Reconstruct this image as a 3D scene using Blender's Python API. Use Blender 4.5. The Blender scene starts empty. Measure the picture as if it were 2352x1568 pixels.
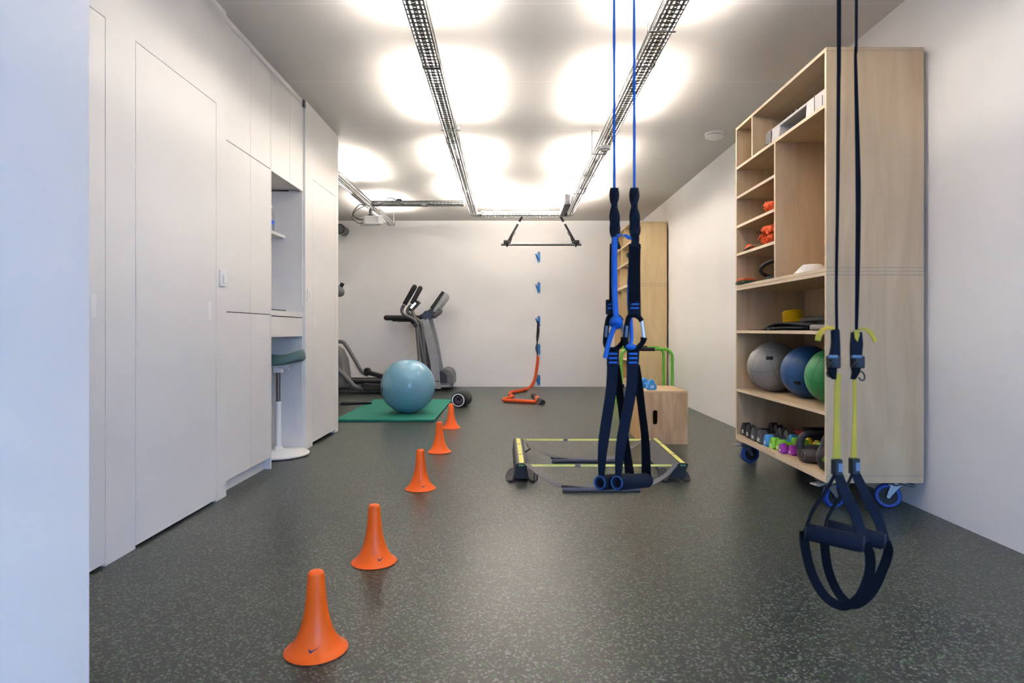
import bpy, bmesh, math, random
from mathutils import Vector, Matrix
R = math.radians
S = bpy.context.scene
COL = S.collection
# ------------------------------------------------------------------ camera, light, exposure
F, CX, HY = 1450.0, 1176.0, 757.0        # focal length and principal point measured in 2352x1568 pixels
cam = bpy.data.cameras.new('camera')
cam.sensor_width = 36.0
cam.lens = 36.0 * F / 2352.0
cam.shift_y = -(784.0 - HY) / 2352.0
cam.clip_start = 0.05
cam.dof.use_dof = True
cam.dof.focus_distance = 5.2
cam.dof.aperture_fstop = 5.6
cam_ob = bpy.data.objects.new('camera', cam)
cam_ob.location = (0, 0, 1)
cam_ob.rotation_euler = (R(90), 0, 0)
COL.objects.link(cam_ob)
S.camera = cam_ob
S.view_settings.view_transform = 'Standard'
S.view_settings.look = 'None'
S.view_settings.gamma = 1.0
S.view_settings.use_curve_mapping = False
S.view_settings.exposure = 3.04
S.cycles.max_bounces = 10
S.cycles.diffuse_bounces = 7
S.cycles.sample_clamp_indirect = 6.0
world = bpy.data.worlds.new('sky')
S.world = world
world.use_nodes = True
_bg = world.node_tree.nodes['Background']
_bg.inputs[0].default_value = (0.29, 0.53, 1.0, 1)
_bg.inputs[1].default_value = 1.3         # daylight, enters by the open front behind the camera
TUBE = 41.0                               # glow of the lamp tubes in the cable trays
TUBE_COL = (1.0, 0.91, 0.82)

def P(px, py, Y):                         # point at depth Y seen at a measured pixel
    return Vector(((px - CX) * Y / F, Y, 1 - (py - HY) * Y / F))
def FL(px, py, z=0.0):                    # point at height z seen at a measured pixel
    return P(px, py, F * (1 - z) / (py - HY))

# ------------------------------------------------------------------ materials
MATS = {}
def mat(name, col, rough=0.5, metal=0.0, spec=0.5, var=0.06, vscale=9.0, bump=0.0, bscale=200.0,
        emit=0.0, ecol=None, trans=0.0, coat=0.0, ior=1.45):
    if name in MATS: return MATS[name]
    m = bpy.data.materials.new(name); m.use_nodes = True
    nt = m.node_tree; N = nt.nodes; L = nt.links
    b = N['Principled BSDF']
    b.inputs['Roughness'].default_value = rough
    b.inputs['Metallic'].default_value = metal
    b.inputs['Specular IOR Level'].default_value = spec
    b.inputs['Transmission Weight'].default_value = trans
    b.inputs['Coat Weight'].default_value = coat
    b.inputs['IOR'].default_value = ior
    c4 = (col[0], col[1], col[2], 1)
    tc = N.new('ShaderNodeTexCoord')
    if var > 0:
        n = N.new('ShaderNodeTexNoise'); n.inputs['Scale'].default_value = vscale
        n.inputs['Detail'].default_value = 3
        L.new(tc.outputs['Object'], n.inputs['Vector'])
        cr = N.new('ShaderNodeValToRGB')
        cr.color_ramp.elements[0].position = 0.3; cr.color_ramp.elements[1].position = 0.7
        cr.color_ramp.elements[0].color = tuple(c * (1 - var) for c in col) + (1,)
        cr.color_ramp.elements[1].color = tuple(min(1, c * (1 + var)) for c in col) + (1,)
        L.new(n.outputs['Fac'], cr.inputs['Fac'])
        L.new(cr.outputs['Color'], b.inputs['Base Color'])
    else:
        b.inputs['Base Color'].default_value = c4
    if bump > 0:
        n2 = N.new('ShaderNodeTexNoise'); n2.inputs['Scale'].default_value = bscale
        L.new(tc.outputs['Object'], n2.inputs['Vector'])
        bp = N.new('ShaderNodeBump'); bp.inputs['Strength'].default_value = bump
        bp.inputs['Distance'].default_value = 0.002
        L.new(n2.outputs['Fac'], bp.inputs['Height'])
        L.new(bp.outputs['Normal'], b.inputs['Normal'])
    if emit > 0:
        b.inputs['Emission Color'].default_value = tuple(ecol or col) + (1,)
        b.inputs['Emission Strength'].default_value = emit
    MATS[name] = m
    return m

def wood(name, c0, c1, stretch, rough=0.5):
    if name in MATS: return MATS[name]
    m = bpy.data.materials.new(name); m.use_nodes = True
    nt = m.node_tree; N = nt.nodes; L = nt.links; b = N['Principled BSDF']
    b.inputs['Roughness'].default_value = rough
    b.inputs['Specular IOR Level'].default_value = 0.35
    tc = N.new('ShaderNodeTexCoord'); mp = N.new('ShaderNodeMapping')
    mp.inputs['Scale'].default_value = stretch
    L.new(tc.outputs['Object'], mp.inputs['Vector'])
    n = N.new('ShaderNodeTexNoise'); n.inputs['Scale'].default_value = 2.2
    n.inputs['Detail'].default_value = 6; n.inputs['Distortion'].default_value = 1.2
    L.new(mp.outputs['Vector'], n.inputs['Vector'])
    cr = N.new('ShaderNodeValToRGB')
    cr.color_ramp.elements[0].position = 0.32; cr.color_ramp.elements[1].position = 0.68
    cr.color_ramp.elements[0].color = c0 + (1,); cr.color_ramp.elements[1].color = c1 + (1,)
    L.new(n.outputs['Fac'], cr.inputs['Fac'])
    L.new(cr.outputs['Color'], b.inputs['Base Color'])
    MATS[name] = m
    return m

def line_mask(nt, coord_socket, period, offset, half):
    N = nt.nodes; L = nt.links
    a = N.new('ShaderNodeMath'); a.operation = 'SUBTRACT'; a.inputs[1].default_value = offset - period / 2
    L.new(coord_socket, a.inputs[0])
    w = N.new('ShaderNodeMath'); w.operation = 'FLOORED_MODULO'; w.inputs[1].default_value = period
    L.new(a.outputs[0], w.inputs[0])
    c = N.new('ShaderNodeMath'); c.operation = 'COMPARE'; c.inputs[1].default_value = period / 2; c.inputs[2].default_value = half
    L.new(w.outputs[0], c.inputs[0])
    return c.outputs[0]

def floor_material():
    m = bpy.data.materials.new('speckled rubber'); m.use_nodes = True
    nt = m.node_tree; N = nt.nodes; L = nt.links; b = N['Principled BSDF']
    b.inputs['Specular IOR Level'].default_value = 0.25
    g = N.new('ShaderNodeNewGeometry')
    v = N.new('ShaderNodeTexVoronoi'); v.inputs['Scale'].default_value = 150
    L.new(g.outputs['Position'], v.inputs['Vector'])
    sx = N.new('ShaderNodeSeparateColor'); L.new(v.outputs['Color'], sx.inputs[0])
    # large soft cloud that lets one flake colour dominate from place to place
    n = N.new('ShaderNodeTexNoise'); n.inputs['Scale'].default_value = 1.6; n.inputs['Detail'].default_value = 4
    L.new(g.outputs['Position'], n.inputs['Vector'])
    base = N.new('ShaderNodeValToRGB')
    base.color_ramp.elements[0].position = 0.3; base.color_ramp.elements[1].position = 0.75
    base.color_ramp.elements[0].color = (0.022, 0.026, 0.024, 1); base.color_ramp.elements[1].color = (0.034, 0.038, 0.033, 1)
    L.new(n.outputs['Fac'], base.inputs['Fac'])
    fl = N.new('ShaderNodeMath'); fl.operation = 'GREATER_THAN'; fl.inputs[1].default_value = 0.74
    L.new(sx.outputs['Red'], fl.inputs[0])
    flc = N.new('ShaderNodeValToRGB'); flc.color_ramp.interpolation = 'CONSTANT'
    e = flc.color_ramp.elements
    e[0].color = (0.13, 0.135, 0.125, 1); e[1].position = 0.5; e[1].color = (0.065, 0.085, 0.062, 1)
    e.new(0.78).color = (0.04, 0.10, 0.035, 1)
    L.new(sx.outputs['Green'], flc.inputs['Fac'])
    mx = N.new('ShaderNodeMix'); mx.data_type = 'RGBA'
    L.new(fl.outputs[0], mx.inputs['Factor']); L.new(base.outputs['Color'], mx.inputs[6]); L.new(flc.outputs['Color'], mx.inputs[7])
    sp = N.new('ShaderNodeSeparateXYZ'); L.new(g.outputs['Position'], sp.inputs[0])
    seam = line_mask(nt, sp.outputs['Y'], 2.46, 2.68, 0.0022)
    mx2 = N.new('ShaderNodeMix'); mx2.data_type = 'RGBA'
    L.new(seam, mx2.inputs['Factor']); L.new(mx.outputs[2], mx2.inputs[6]); mx2.inputs[7].default_value = (0.012, 0.014, 0.012, 1)
    L.new(mx2.outputs[2], b.inputs['Base Color'])
    rr = N.new('ShaderNodeMapRange'); rr.inputs['To Min'].default_value = 0.31; rr.inputs['To Max'].default_value = 0.33
    L.new(n.outputs['Fac'], rr.inputs['Value']); L.new(rr.outputs[0], b.inputs['Roughness'])
    bp = N.new('ShaderNodeBump'); bp.inputs['Strength'].default_value = 0.25; bp.inputs['Distance'].default_value = 0.001
    L.new(v.outputs['Distance'], bp.inputs['Height']); L.new(bp.outputs['Normal'], b.inputs['Normal'])
    return m

def ceiling_material():
    m = bpy.data.materials.new('ceiling paint'); m.use_nodes = True
    nt = m.node_tree; N = nt.nodes; L = nt.links; b = N['Principled BSDF']
    b.inputs['Roughness'].default_value = 0.75; b.inputs['Specular IOR Level'].default_value = 0.3
    g = N.new('ShaderNodeNewGeometry'); sp = N.new('ShaderNodeSeparateXYZ'); L.new(g.outputs['Position'], sp.inputs[0])
    seam = line_mask(nt, sp.outputs['Y'], 1.163, 3.70, 0.006)
    mx = N.new('ShaderNodeMix'); mx.data_type = 'RGBA'
    mx.inputs[6].default_value = (0.62, 0.60, 0.58, 1); mx.inputs[7].default_value = (0.70, 0.68, 0.66, 1)
    L.new(seam, mx.inputs['Factor']); L.new(mx.outputs[2], b.inputs['Base Color'])
    return m

WHITE = mat('white wall paint', (0.86, 0.845, 0.83), 0.6, spec=0.3, var=0.015, vscale=2, bump=0.05, bscale=90)
LACQ = mat('white cabinet lacquer', (0.74, 0.725, 0.705), 0.42, spec=0.4, var=0.01, vscale=3)
GAP = mat('dark joint', (0.12, 0.11, 0.10), 0.8, var=0)
PLASTIC_W = mat('white plastic', (0.82, 0.81, 0.79), 0.35, var=0.01)
PLY_V = wood('birch face upright', (0.455, 0.33, 0.195), (0.545, 0.41, 0.26), (5, 5, 0.5))
PLY_H = wood('birch face lengthwise', (0.455, 0.33, 0.195), (0.545, 0.41, 0.26), (5, 0.5, 5))
PLY_E = wood('birch edge', (0.66, 0.53, 0.37), (0.74, 0.61, 0.45), (1, 1, 1))
PLY_Y = wood('golden plywood face', (0.56, 0.42, 0.22), (0.64, 0.50, 0.29), (4, 4, 0.7))  # far unit's birch, with warm light put into its yellower colour
PINE = wood('knotty plywood', (0.43, 0.25, 0.105), (0.60, 0.40, 0.205), (6, 6, 1.1))
PINE_T = wood('knotty plywood top', (0.50, 0.33, 0.16), (0.60, 0.43, 0.24), (1, 6, 6))
STEEL = mat('galvanised steel', (0.25, 0.255, 0.25), 0.42, metal=0.9, var=0.12, vscale=30)
STEEL_D = mat('dull steel', (0.13, 0.13, 0.13), 0.4, metal=0.8)
ZINC = mat('zinc plated steel', (0.26, 0.26, 0.26), 0.45, metal=0.9)
BLACK = mat('black rubber', (0.016, 0.016, 0.017), 0.55, spec=0.35)
BLACK_G = mat('black plastic', (0.02, 0.02, 0.023), 0.3)
CHAR = mat('charcoal plastic', (0.033, 0.033, 0.037), 0.45)
GREY = mat('grey plastic', (0.125, 0.123, 0.127), 0.45)
GREY_L = mat('silver grey paint', (0.32, 0.32, 0.325), 0.4, metal=0.3)
GREY_M = mat('grey webbing', (0.15, 0.138, 0.135), 0.75, bump=0.3, bscale=900)
NAVY = mat('navy webbing', (0.004, 0.007, 0.0155), 0.8, spec=0.25, bump=0.4, bscale=1200)
NAVY_D = mat('dark navy webbing', (0.002, 0.003, 0.006), 0.85, spec=0.2, bump=0.4, bscale=1200)
BLUE = mat('bright blue cord', (0.003, 0.105, 0.42), 0.55, bump=0.3, bscale=1500)
BLUE_W = mat('blue wheel rubber', (0.012, 0.05, 0.26), 0.45)
BLUE_H = mat('blue hook paint', (0.01, 0.14, 0.42), 0.35)
BLUE_R = mat('dull blue ring', (0.015, 0.06, 0.17), 0.4)
BLUE_D = mat('blue vinyl', (0.04, 0.26, 0.62), 0.5)
LIME = mat('lime vinyl', (0.20, 0.52, 0.03), 0.5)
PURP = mat('purple vinyl', (0.33, 0.04, 0.40), 0.5)
YEL = mat('yellow webbing', (0.47, 0.33, 0.035), 0.75, spec=0.25, bump=0.3, bscale=1200)
YEL_P = mat('pale yellow tape', (0.72, 0.70, 0.18), 0.6)
YEL_B = mat('yellow rubber', (0.75, 0.50, 0.01), 0.45)
ORANGE = mat('orange cone plastic', (0.95, 0.125, 0.004), 0.45, var=0.02)
ORANGE_F = mat('orange sleeve fabric', (0.60, 0.075, 0.01), 0.75, var=0.25, vscale=60, bump=0.5, bscale=300)
RED = mat('red rubber', (0.55, 0.05, 0.02), 0.5)
GREEN_P = mat('green powder coat', (0.12, 0.42, 0.04), 0.4)
GREEN_M = mat('green foam mat', (0.003, 0.165, 0.122), 0.75, bump=0.2, bscale=400)
TEAL = mat('teal upholstery', (0.05, 0.118, 0.13), 0.65, bump=0.25, bscale=700)
BALL_B = mat('light blue vinyl', (0.135, 0.30, 0.41), 0.15, spec=0.6, var=0.03)
BALL_G = mat('grey ball leatherette', (0.235, 0.235, 0.23), 0.42)
BALL_N = mat('deep blue ball leatherette', (0.010, 0.062, 0.20), 0.42)
BALL_GR = mat('green ball leatherette', (0.025, 0.21, 0.075), 0.42)
INK_W = mat('white ink', (0.75, 0.75, 0.75), 0.6, var=0)
INK_N = mat('dark ink', (0.02, 0.03, 0.10), 0.5, var=0)
SCREEN = mat('lit display', (0.2, 0.4, 0.8), 0.2, emit=1.1, ecol=(0.45, 0.62, 1.0), var=0)
GLASS = mat('clear bottle plastic', (0.9, 0.95, 1.0), 0.12, trans=0.8, var=0, ior=1.3)
TUBE_M = mat('glowing lamp tube', (0.95, 0.95, 0.92), 0.4, emit=TUBE, ecol=TUBE_COL, var=0)
LABEL_B = mat('pale label', (0.12, 0.17, 0.24), 0.5, var=0)
BROWN = mat('brown anodised rod', (0.18, 0.15, 0.13), 0.3, metal=0.7)
GREY_CLOTH = mat('olive webbing', (0.16, 0.13, 0.085), 0.8)

# ------------------------------------------------------------------ mesh builder
def catmull(pts, n):
    pts = [Vector(p) for p in pts]
    if n <= 1 or len(pts) < 3: return pts
    out = []
    for i in range(len(pts) - 1):
        p0 = pts[max(i - 1, 0)]; p1 = pts[i]; p2 = pts[i + 1]; p3 = pts[min(i + 2, len(pts) - 1)]
        for k in range(n):
            t = k / n
            out.append(0.5 * ((2 * p1) + (p2 - p0) * t + (2 * p0 - 5 * p1 + 4 * p2 - p3) * t * t + (3 * p1 - p0 - 3 * p2 + p3) * t ** 3))
    out.append(pts[-1])
    return out
def interp(vals, m):                       # resample a list of numbers to m entries
    if not isinstance(vals, (list, tuple)): return [vals] * m
    out = []
    for i in range(m):
        t = i / max(m - 1, 1) * (len(vals) - 1); k = min(int(t), len(vals) - 2) if len(vals) > 1 else 0
        out.append(vals[0] if len(vals) == 1 else vals[k] + (vals[k + 1] - vals[k]) * (t - k))
    return out

_TXT = {}
def text_data(txt, size):
    key = (txt, size)
    if key not in _TXT:
        cu = bpy.data.curves.new('t', 'FONT'); cu.body = txt; cu.size = size
        cu.align_x = 'CENTER'; cu.align_y = 'CENTER'; cu.extrude = 0.0006; cu.resolution_u = 3; cu.offset = size * 0.02
        ob = bpy.data.objects.new('t', cu); COL.objects.link(ob)
        dg = bpy.context.evaluated_depsgraph_get(); dg.update()
        me = bpy.data.meshes.new_from_object(ob.evaluated_get(dg))
        _TXT[key] = ([v.co.copy() for v in me.vertices], [tuple(p.vertices) for p in me.polygons])
        bpy.data.objects.remove(ob); bpy.data.meshes.remove(me); bpy.data.curves.remove(cu)
    return _TXT[key]

class MB:
    def __init__(s): s.bm = bmesh.new(); s.mi = 0
    def face(s, vs, mi=None):
        try:
            f = s.bm.faces.new(vs); f.material_index = s.mi if mi is None else mi; return f
        except ValueError: return None
    def quad(s, pts): return s.face([s.bm.verts.new(p) for p in pts])
    def box(s, x0, x1, y0, y1, z0, z1, fm=None, M=None):
        c = [Vector((x, y, z)) for z in (z0, z1) for y in (y0, y1) for x in (x0, x1)]
        if M: c = [M @ p for p in c]
        v = [s.bm.verts.new(p) for p in c]
        fm = fm or {}
        for k, q in {'-z': (0, 2, 3, 1), '+z': (4, 5, 7, 6), '-y': (0, 1, 5, 4), '+y': (2, 6, 7, 3), '-x': (0, 4, 6, 2), '+x': (1, 3, 7, 5)}.items():
            s.face([v[i] for i in q], fm.get(k))
        return s
    def prism(s, pts, vec):
        pts = [Vector(p) for p in pts]; vec = Vector(vec)
        a = [s.bm.verts.new(p) for p in pts]; b = [s.bm.verts.new(p + vec) for p in pts]
        n = len(a); s.face(a); s.face(b[::-1])
        for i in range(n): s.face([a[i], a[(i + 1) % n], b[(i + 1) % n], b[i]])
        return s
    def loft(s, rings, cap=True, closed=False):
        R_ = [[s.bm.verts.new(p) for p in r] for r in rings]; n = len(R_[0])
        rng = range(len(R_)) if closed else range(len(R_) - 1)
        for i in rng:
            a, b = R_[i], R_[(i + 1) % len(R_)]
            for j in range(n): s.face([a[j], a[(j + 1) % n], b[(j + 1) % n], b[j]])
        if cap and not closed: s.face(R_[0][::-1]); s.face(R_[-1])
        return s
    def frames(s, pts, closed=False):
        n = len(pts); T = []
        for i in range(n):
            a = pts[i - 1] if (i > 0 or closed) else pts[i]; b = pts[(i + 1) % n] if (i < n - 1 or closed) else pts[i]
            d = b - a
            T.append(d.normalized() if d.length > 1e-9 else (T[-1] if T else Vector((0, 0, 1))))
        return T
    def tube(s, pts, r, seg=12, smooth=1, cap=True, closed=False, sx=1.0):
        pts = catmull(pts, smooth); rr = interp(r, len(pts)); T = s.frames(pts, closed)
        u = T[0].orthogonal().normalized(); rings = []
        for p, t, rad in zip(pts, T, rr):
            u = (u - t * u.dot(t)); u = u.normalized() if u.length > 1e-6 else t.orthogonal().normalized()
            w = t.cross(u)
            rings.append([p + (u * math.cos(a) * sx + w * math.sin(a)) * rad for a in [2 * math.pi * k / seg for k in range(seg)]])
        return s.loft(rings, cap, closed)
    def ribbon(s, pts, w, t=0.0025, face=(0, -1, 0), smooth=6, twist=0.0, cap=True):
        pts = catmull(pts, smooth); ww = interp(w, len(pts)); tw = interp(twist, len(pts)); T = s.frames(pts)
        fv = Vector(face); rings = []; last = None
        for p, tg, wd, ang in zip(pts, T, ww, tw):
            side = tg.cross(fv)
            if side.length < 1e-5: side = last if last else tg.orthogonal()
            side.normalize()
            if last and side.dot(last) < 0: side = -side
            last = side.copy()
            if ang: side = Matrix.Rotation(R(ang), 3, tg) @ side
            n = side.cross(tg).normalized()
            a = side * wd * .5; b = n * t * .5
            rings.append([p - a - b, p + a - b, p + a + b, p - a + b])
        return s.loft(rings, cap)
    def lathe(s, prof, org=(0, 0, 0), axis=(0, 0, 1), seg=32, hollow=False):
        org = Vector(org); ax = Vector(axis).normalized(); u = ax.orthogonal().normalized(); w = ax.cross(u); rings = []
        for r, h in prof:
            r = max(r, 1e-4)
            rings.append([org + ax * h + (u * math.cos(a) + w * math.sin(a)) * r for a in [2 * math.pi * k / seg for k in range(seg)]])
        return s.loft(rings, not hollow, hollow)
    def ball(s, c, r, seg=32, sc=(1, 1, 1), rot=None):
        c = Vector(c); rings = []
        for i in range(seg // 2 + 1):
            th = math.pi * i / (seg // 2); th = min(max(th, .02), math.pi - .02); rings.append([])
            for k in range(seg):
                a = 2 * math.pi * k / seg
                v = Vector((math.sin(th) * math.cos(a) * sc[0], math.sin(th) * math.sin(a) * sc[1], -math.cos(th) * sc[2])) * r
                rings[-1].append(c + (rot @ v if rot else v))
        return s.loft(rings)
    def torus(s, c, R0, r, axis=(0, 0, 1), seg=40, sub=10, a0=0, a1=360, sc=1.0):
        c = Vector(c); ax = Vector(axis).normalized(); u = ax.orthogonal().normalized(); w = ax.cross(u)
        full = abs(a1 - a0) >= 359.9
        pts = [c + (u * math.cos(R(a0 + (a1 - a0) * k / seg)) + w * sc * math.sin(R(a0 + (a1 - a0) * k / seg))) * R0 for k in range(seg if full else seg + 1)]
        return s.tube(pts, r, sub, 1, True, full)
    def text(s, txt, size, M, mi):
        vs, fs = text_data(txt, size); v = [s.bm.verts.new(M @ p) for p in vs]
        for f in fs: s.face([v[i] for i in f], mi)
        return s
    def perf(s, O, U, V, ub, vb, holes, n, period):   # perforated sheet: O origin, U across, V along
        grid = {}
        def vert(i, j, k):
            key = (i, round((k * period + vb[j]) * 1e5))
            if key not in grid: grid[key] = s.bm.verts.new(O + U * ub[i] + V * (k * period + vb[j]))
            return grid[key]
        for k in range(n):
            for j in range(len(vb) - 1):
                for i in range(len(ub) - 1):
                    if (i, j) in holes: continue
                    s.face([vert(i, j, k), vert(i + 1, j, k), vert(i + 1, j + 1, k), vert(i, j + 1, k)])
        return s
    def build(s, name, mats, parent=None, bevel=0.0, sharp=38, label=None, solid=0.0, org=None, subsurf=0):
        bm = s.bm
        bmesh.ops.recalc_face_normals(bm, faces=bm.faces)
        for f in bm.faces: f.smooth = True
        lim = R(sharp)
        for e in bm.edges:
            if len(e.link_faces) == 2 and e.calc_face_angle(0) > lim: e.smooth = False
        if parent is not None: o0 = ORG[parent.name]
        elif org is not None: o0 = Vector(org)
        else:
            lo = [min(v.co[i] for v in bm.verts) for i in range(3)]; hi = [max(v.co[i] for v in bm.verts) for i in range(3)]
            o0 = Vector(((lo[0] + hi[0]) / 2, (lo[1] + hi[1]) / 2, lo[2]))
        for v in bm.verts: v.co -= o0
        me = bpy.data.meshes.new(name); bm.to_mesh(me); bm.free()
        for m in (mats if isinstance(mats, (list, tuple)) else [mats]): me.materials.append(m)
        ob = bpy.data.objects.new(name, me); COL.objects.link(ob)
        if parent is not None: ob.parent = parent
        else: ob.location = o0
        ORG[ob.name] = o0
        if solid:
            md = ob.modifiers.new('s', 'SOLIDIFY'); md.thickness = solid; md.offset = 0
        if bevel:
            md = ob.modifiers.new('b', 'BEVEL'); md.width = bevel; md.segments = 2; md.limit_method = 'ANGLE'; md.angle_limit = R(40); md.use_clamp_overlap = True
        if subsurf:
            md = ob.modifiers.new('u', 'SUBSURF'); md.levels = subsurf; md.render_levels = subsurf
        if label: ob['label'] = label
        return ob
ORG = {}
def tag(o, label, cat, group=None, kind=None):
    o['label'] = label; o['category'] = cat
    if group: o['group'] = group
    if kind: o['kind'] = kind
    return o
def thing(name, label, cat, loc=(0, 0, 0), group=None):
    o = bpy.data.objects.new(name, None); o.empty_display_size = 0.05; COL.objects.link(o)
    o.location = loc; ORG[o.name] = Vector(loc)
    return tag(o, label, cat, group)
def struct(o): o['kind'] = 'structure'; return o
KIDS = {}
def dup(root, loc, rotz=0.0, label=None, rot=None):
    def cp(o, par):
        c = o.copy(); COL.objects.link(c)
        if par is not None: c.parent = par
        for ch in o.children: cp(ch, c)
        return c
    bpy.context.view_layer.update()
    r = cp(root, None); r.location = loc; r.rotation_euler = rot or (0, 0, rotz)
    if label: r['label'] = label
    return r
def bx(*a, **k): return MB().box(*a, **k)
# ------------------------------------------------------------------ the room
CEIL, YB, XR, XA, XC, YF = 2.91, 11.07, 2.28, -1.72, -1.735, -1.3
struct(bx(-4.7, 2.4, -3.0, 11.2, -0.12, 0).build('floor', floor_material(), org=(0, 0, 0)))
struct(bx(-4.7, 2.4, YF, 11.2, CEIL, CEIL + 0.12).build('ceiling', ceiling_material(), org=(0, 0, CEIL)))
struct(bx(XR, XR + .12, YF, 11.2, 0, CEIL).build('wall_right', WHITE))
struct(bx(-4.7, XR, YB, YB + .12, 0, CEIL).build('wall_back', WHITE))
struct(bx(-4.7, -4.6, 6.25, YB, 0, CEIL).build('wall_left', WHITE))
struct(bx(-1.95, -1.0717, YF, 1.6, 0, CEIL).build('wall_near', WHITE))
struct(bx(-25, 25, -40, -3.0, -.16, -.06).build('ground', mat('outdoor paving', (.22, .21, .20), .8)))  # unseen slab, added to dim sky light coming from below the horizon
b = MB(); b.box(-1.0717, XR, YF - .1, YF, 2.5, CEIL); b.box(-1.0717, .35, YF - .1, YF, 0, 2.5)
struct(b.build('wall_front', WHITE))
# left partition: fixed strips around two flush doors
D1a, D1b, D2a, D2b, DT = 1.85, 2.668, 2.887, 3.668, 2.315
w = MB()
w.box(-1.86, XA, 1.6, D1a, 0, CEIL); w.box(-1.86, XA, D1b + .004, D2a - .004, 0, CEIL); w.box(-1.86, XA, D2b + .004, 3.800, 0, CEIL)
w.box(-1.86, XA, D1a, D1b + .004, DT + .004, CEIL); w.box(-1.86, XA, D2a - .004, D2b + .004, DT + .004, CEIL)
struct(w.build('wall_left_partition', LACQ))
struct(bx(-1.95, -1.865, 1.6, 3.8, 0, CEIL).build('wall_left_core', GAP))
def flush_door(n, x, a, b, top, yh, zh, bottom=.014):
    d = bx(x - .045, x, a, b, bottom, top).build('door_%d' % n, LACQ); struct(d)
    h = MB(); h.box(x - .004, x + .0012, yh - .019, yh + .019, zh - .05, zh + .05)
    h.box(x + .0002, x + .0022, yh - .0135, yh + .0135, zh - .044, zh + .044)
    h.build('door_handle', PLASTIC_W, d, bevel=.002)
    return d
flush_door(1, XA, D1a + .004, D1b, DT, 2.592, 1.10)
flush_door(2, XA, D2a, D2b, DT, 3.59, 1.107)
# partition after the desk, with door 3, then the return wall behind the cabinets
D3a, D3b, D3T = 5.447, 6.14, 2.293
w = MB()
w.box(-1.86, XA, 5.252, D3a - .003, 0, CEIL); w.box(-1.86, XA, D3b + .003, 6.25, 0, CEIL); w.box(-1.86, XA, D3a - .003, D3b + .003, D3T + .004, CEIL)
struct(w.build('wall_left_end', LACQ))
struct(bx(-4.7, -1.865, 6.15, 6.25, 0, CEIL).build('wall_return', WHITE))
struct(bx(-2.45, -2.36, 3.8, 6.15, 0, CEIL).build('wall_cabinet_back', WHITE))
struct(bx(-1.93, -1.87, 5.26, 6.14, 0, CEIL).build('wall_end_core', GAP))
flush_door(3, XA, D3a, D3b, D3T, 5.50, 1.05, .03)

def light_switch(y, z, x, w, h, label):
    t = thing('light_switch', label, 'light switch', (x, y, z - h / 2))
    bx(x, x + .009, y - w / 2, y + w / 2, z - h / 2, z + h / 2).build('plate', PLASTIC_W, t, bevel=.003)
    bx(x + .009, x + .016, y - w * .06, y + w * .42, z - h * .30, z + h * .30).build('rocker', PLASTIC_W, t, bevel=.002)
light_switch(3.745, 1.305, XA, .075, .098, 'white light switch on the partition edge just before the tall cabinet')
light_switch(5.335, 1.293, XA, .072, .098, 'small white light switch between the desk niche and the far flush door')

# ------------------------------------------------------------------ tall cabinet (thing)
TY0, TYm, TY1 = 3.806, 4.190, 4.552
t = thing('tall_cabinet', 'white handleless floor-to-ceiling cabinet with double doors beside the desk niche', 'cabinet', (-2.0, 4.18, 0))
b = MB(); b.box(-2.34, XC - .022, TY0, TY1, .085, 2.87)
b.build('carcass', GAP, t)
bx(-2.34, XC - .002, TY0, TY1, 2.866, CEIL - .002).build('filler_strip', LACQ, t)
bx(-2.30, XC - .045, TY0, TY1 - .03, 0, .085).build('plinth', LACQ, t)
bx(-2.34, XC, TY1 - .0195, TY1 + .0005, 0, 2.862).build('end_panel', LACQ, t)
for z0, z1 in ((.083, 1.106), (1.111, 2.150), (2.155, 2.862)):
    for a, c in ((TY0 + .003, TYm - .0012), (TYm + .0012, TY1 - .0215)):
        bx(XC - .020, XC, a, c, z0, z1).build('door', LACQ, t, bevel=.0012)

# ------------------------------------------------------------------ desk niche cabinet (thing)
NY0, NYm, NY1 = 4.5545, 4.93, 5.249
t = thing('desk_niche', 'white built-in desk niche with shelf, drawer and overhead doors', 'desk', (-2.0, 4.9, 0))
bx(-2.35, XC - .022, NY0, NY1, 2.160, 2.87).build('carcass', LACQ, t)
bx(-2.34, XC - .002, NY0, NY1, 2.866, CEIL - .002).build('filler_strip', LACQ, t)
for a, c in ((NY0 + .002, NYm - .0015), (NYm + .0015, NY1 - .002)):
    bx(XC - .020, XC, a, c, 2.146, 2.862).build('door', LACQ, t, bevel=.0012)
bx(-2.35, -2.335, NY0, NY1, 0, 2.16).build('back_panel', LACQ, t)
bx(-2.334, XC - .004, NY1 - .018, NY1, 0, 2.145).build('side_panel', LACQ, t)
bx(-2.334, -1.88, NY0, NY1 - .0185, 1.755, 1.779).build('shelf', LACQ, t, bevel=.001)
bx(-2.02, -2.0, NY0 + .02, NY1 - .06, 2.152, 2.1598).build('light_channel', GREY, t)
bx(-2.334, XC - .001, NY0, NY1 - .0185, 1.104, 1.142).build('worktop', LACQ, t, bevel=.0015)
d = bx(-2.20, XC - .003, NY0 + .002, NY1 - .021, .946, 1.096).build('drawer', LACQ, t, bevel=.0015)

o = bx(-2.16, -1.80, 4.70, 5.03, 1.142, 1.156).build('laptop', CHAR, bevel=.003)
tag(o, 'thin dark closed laptop lying on the white niche worktop', 'laptop')
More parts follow.
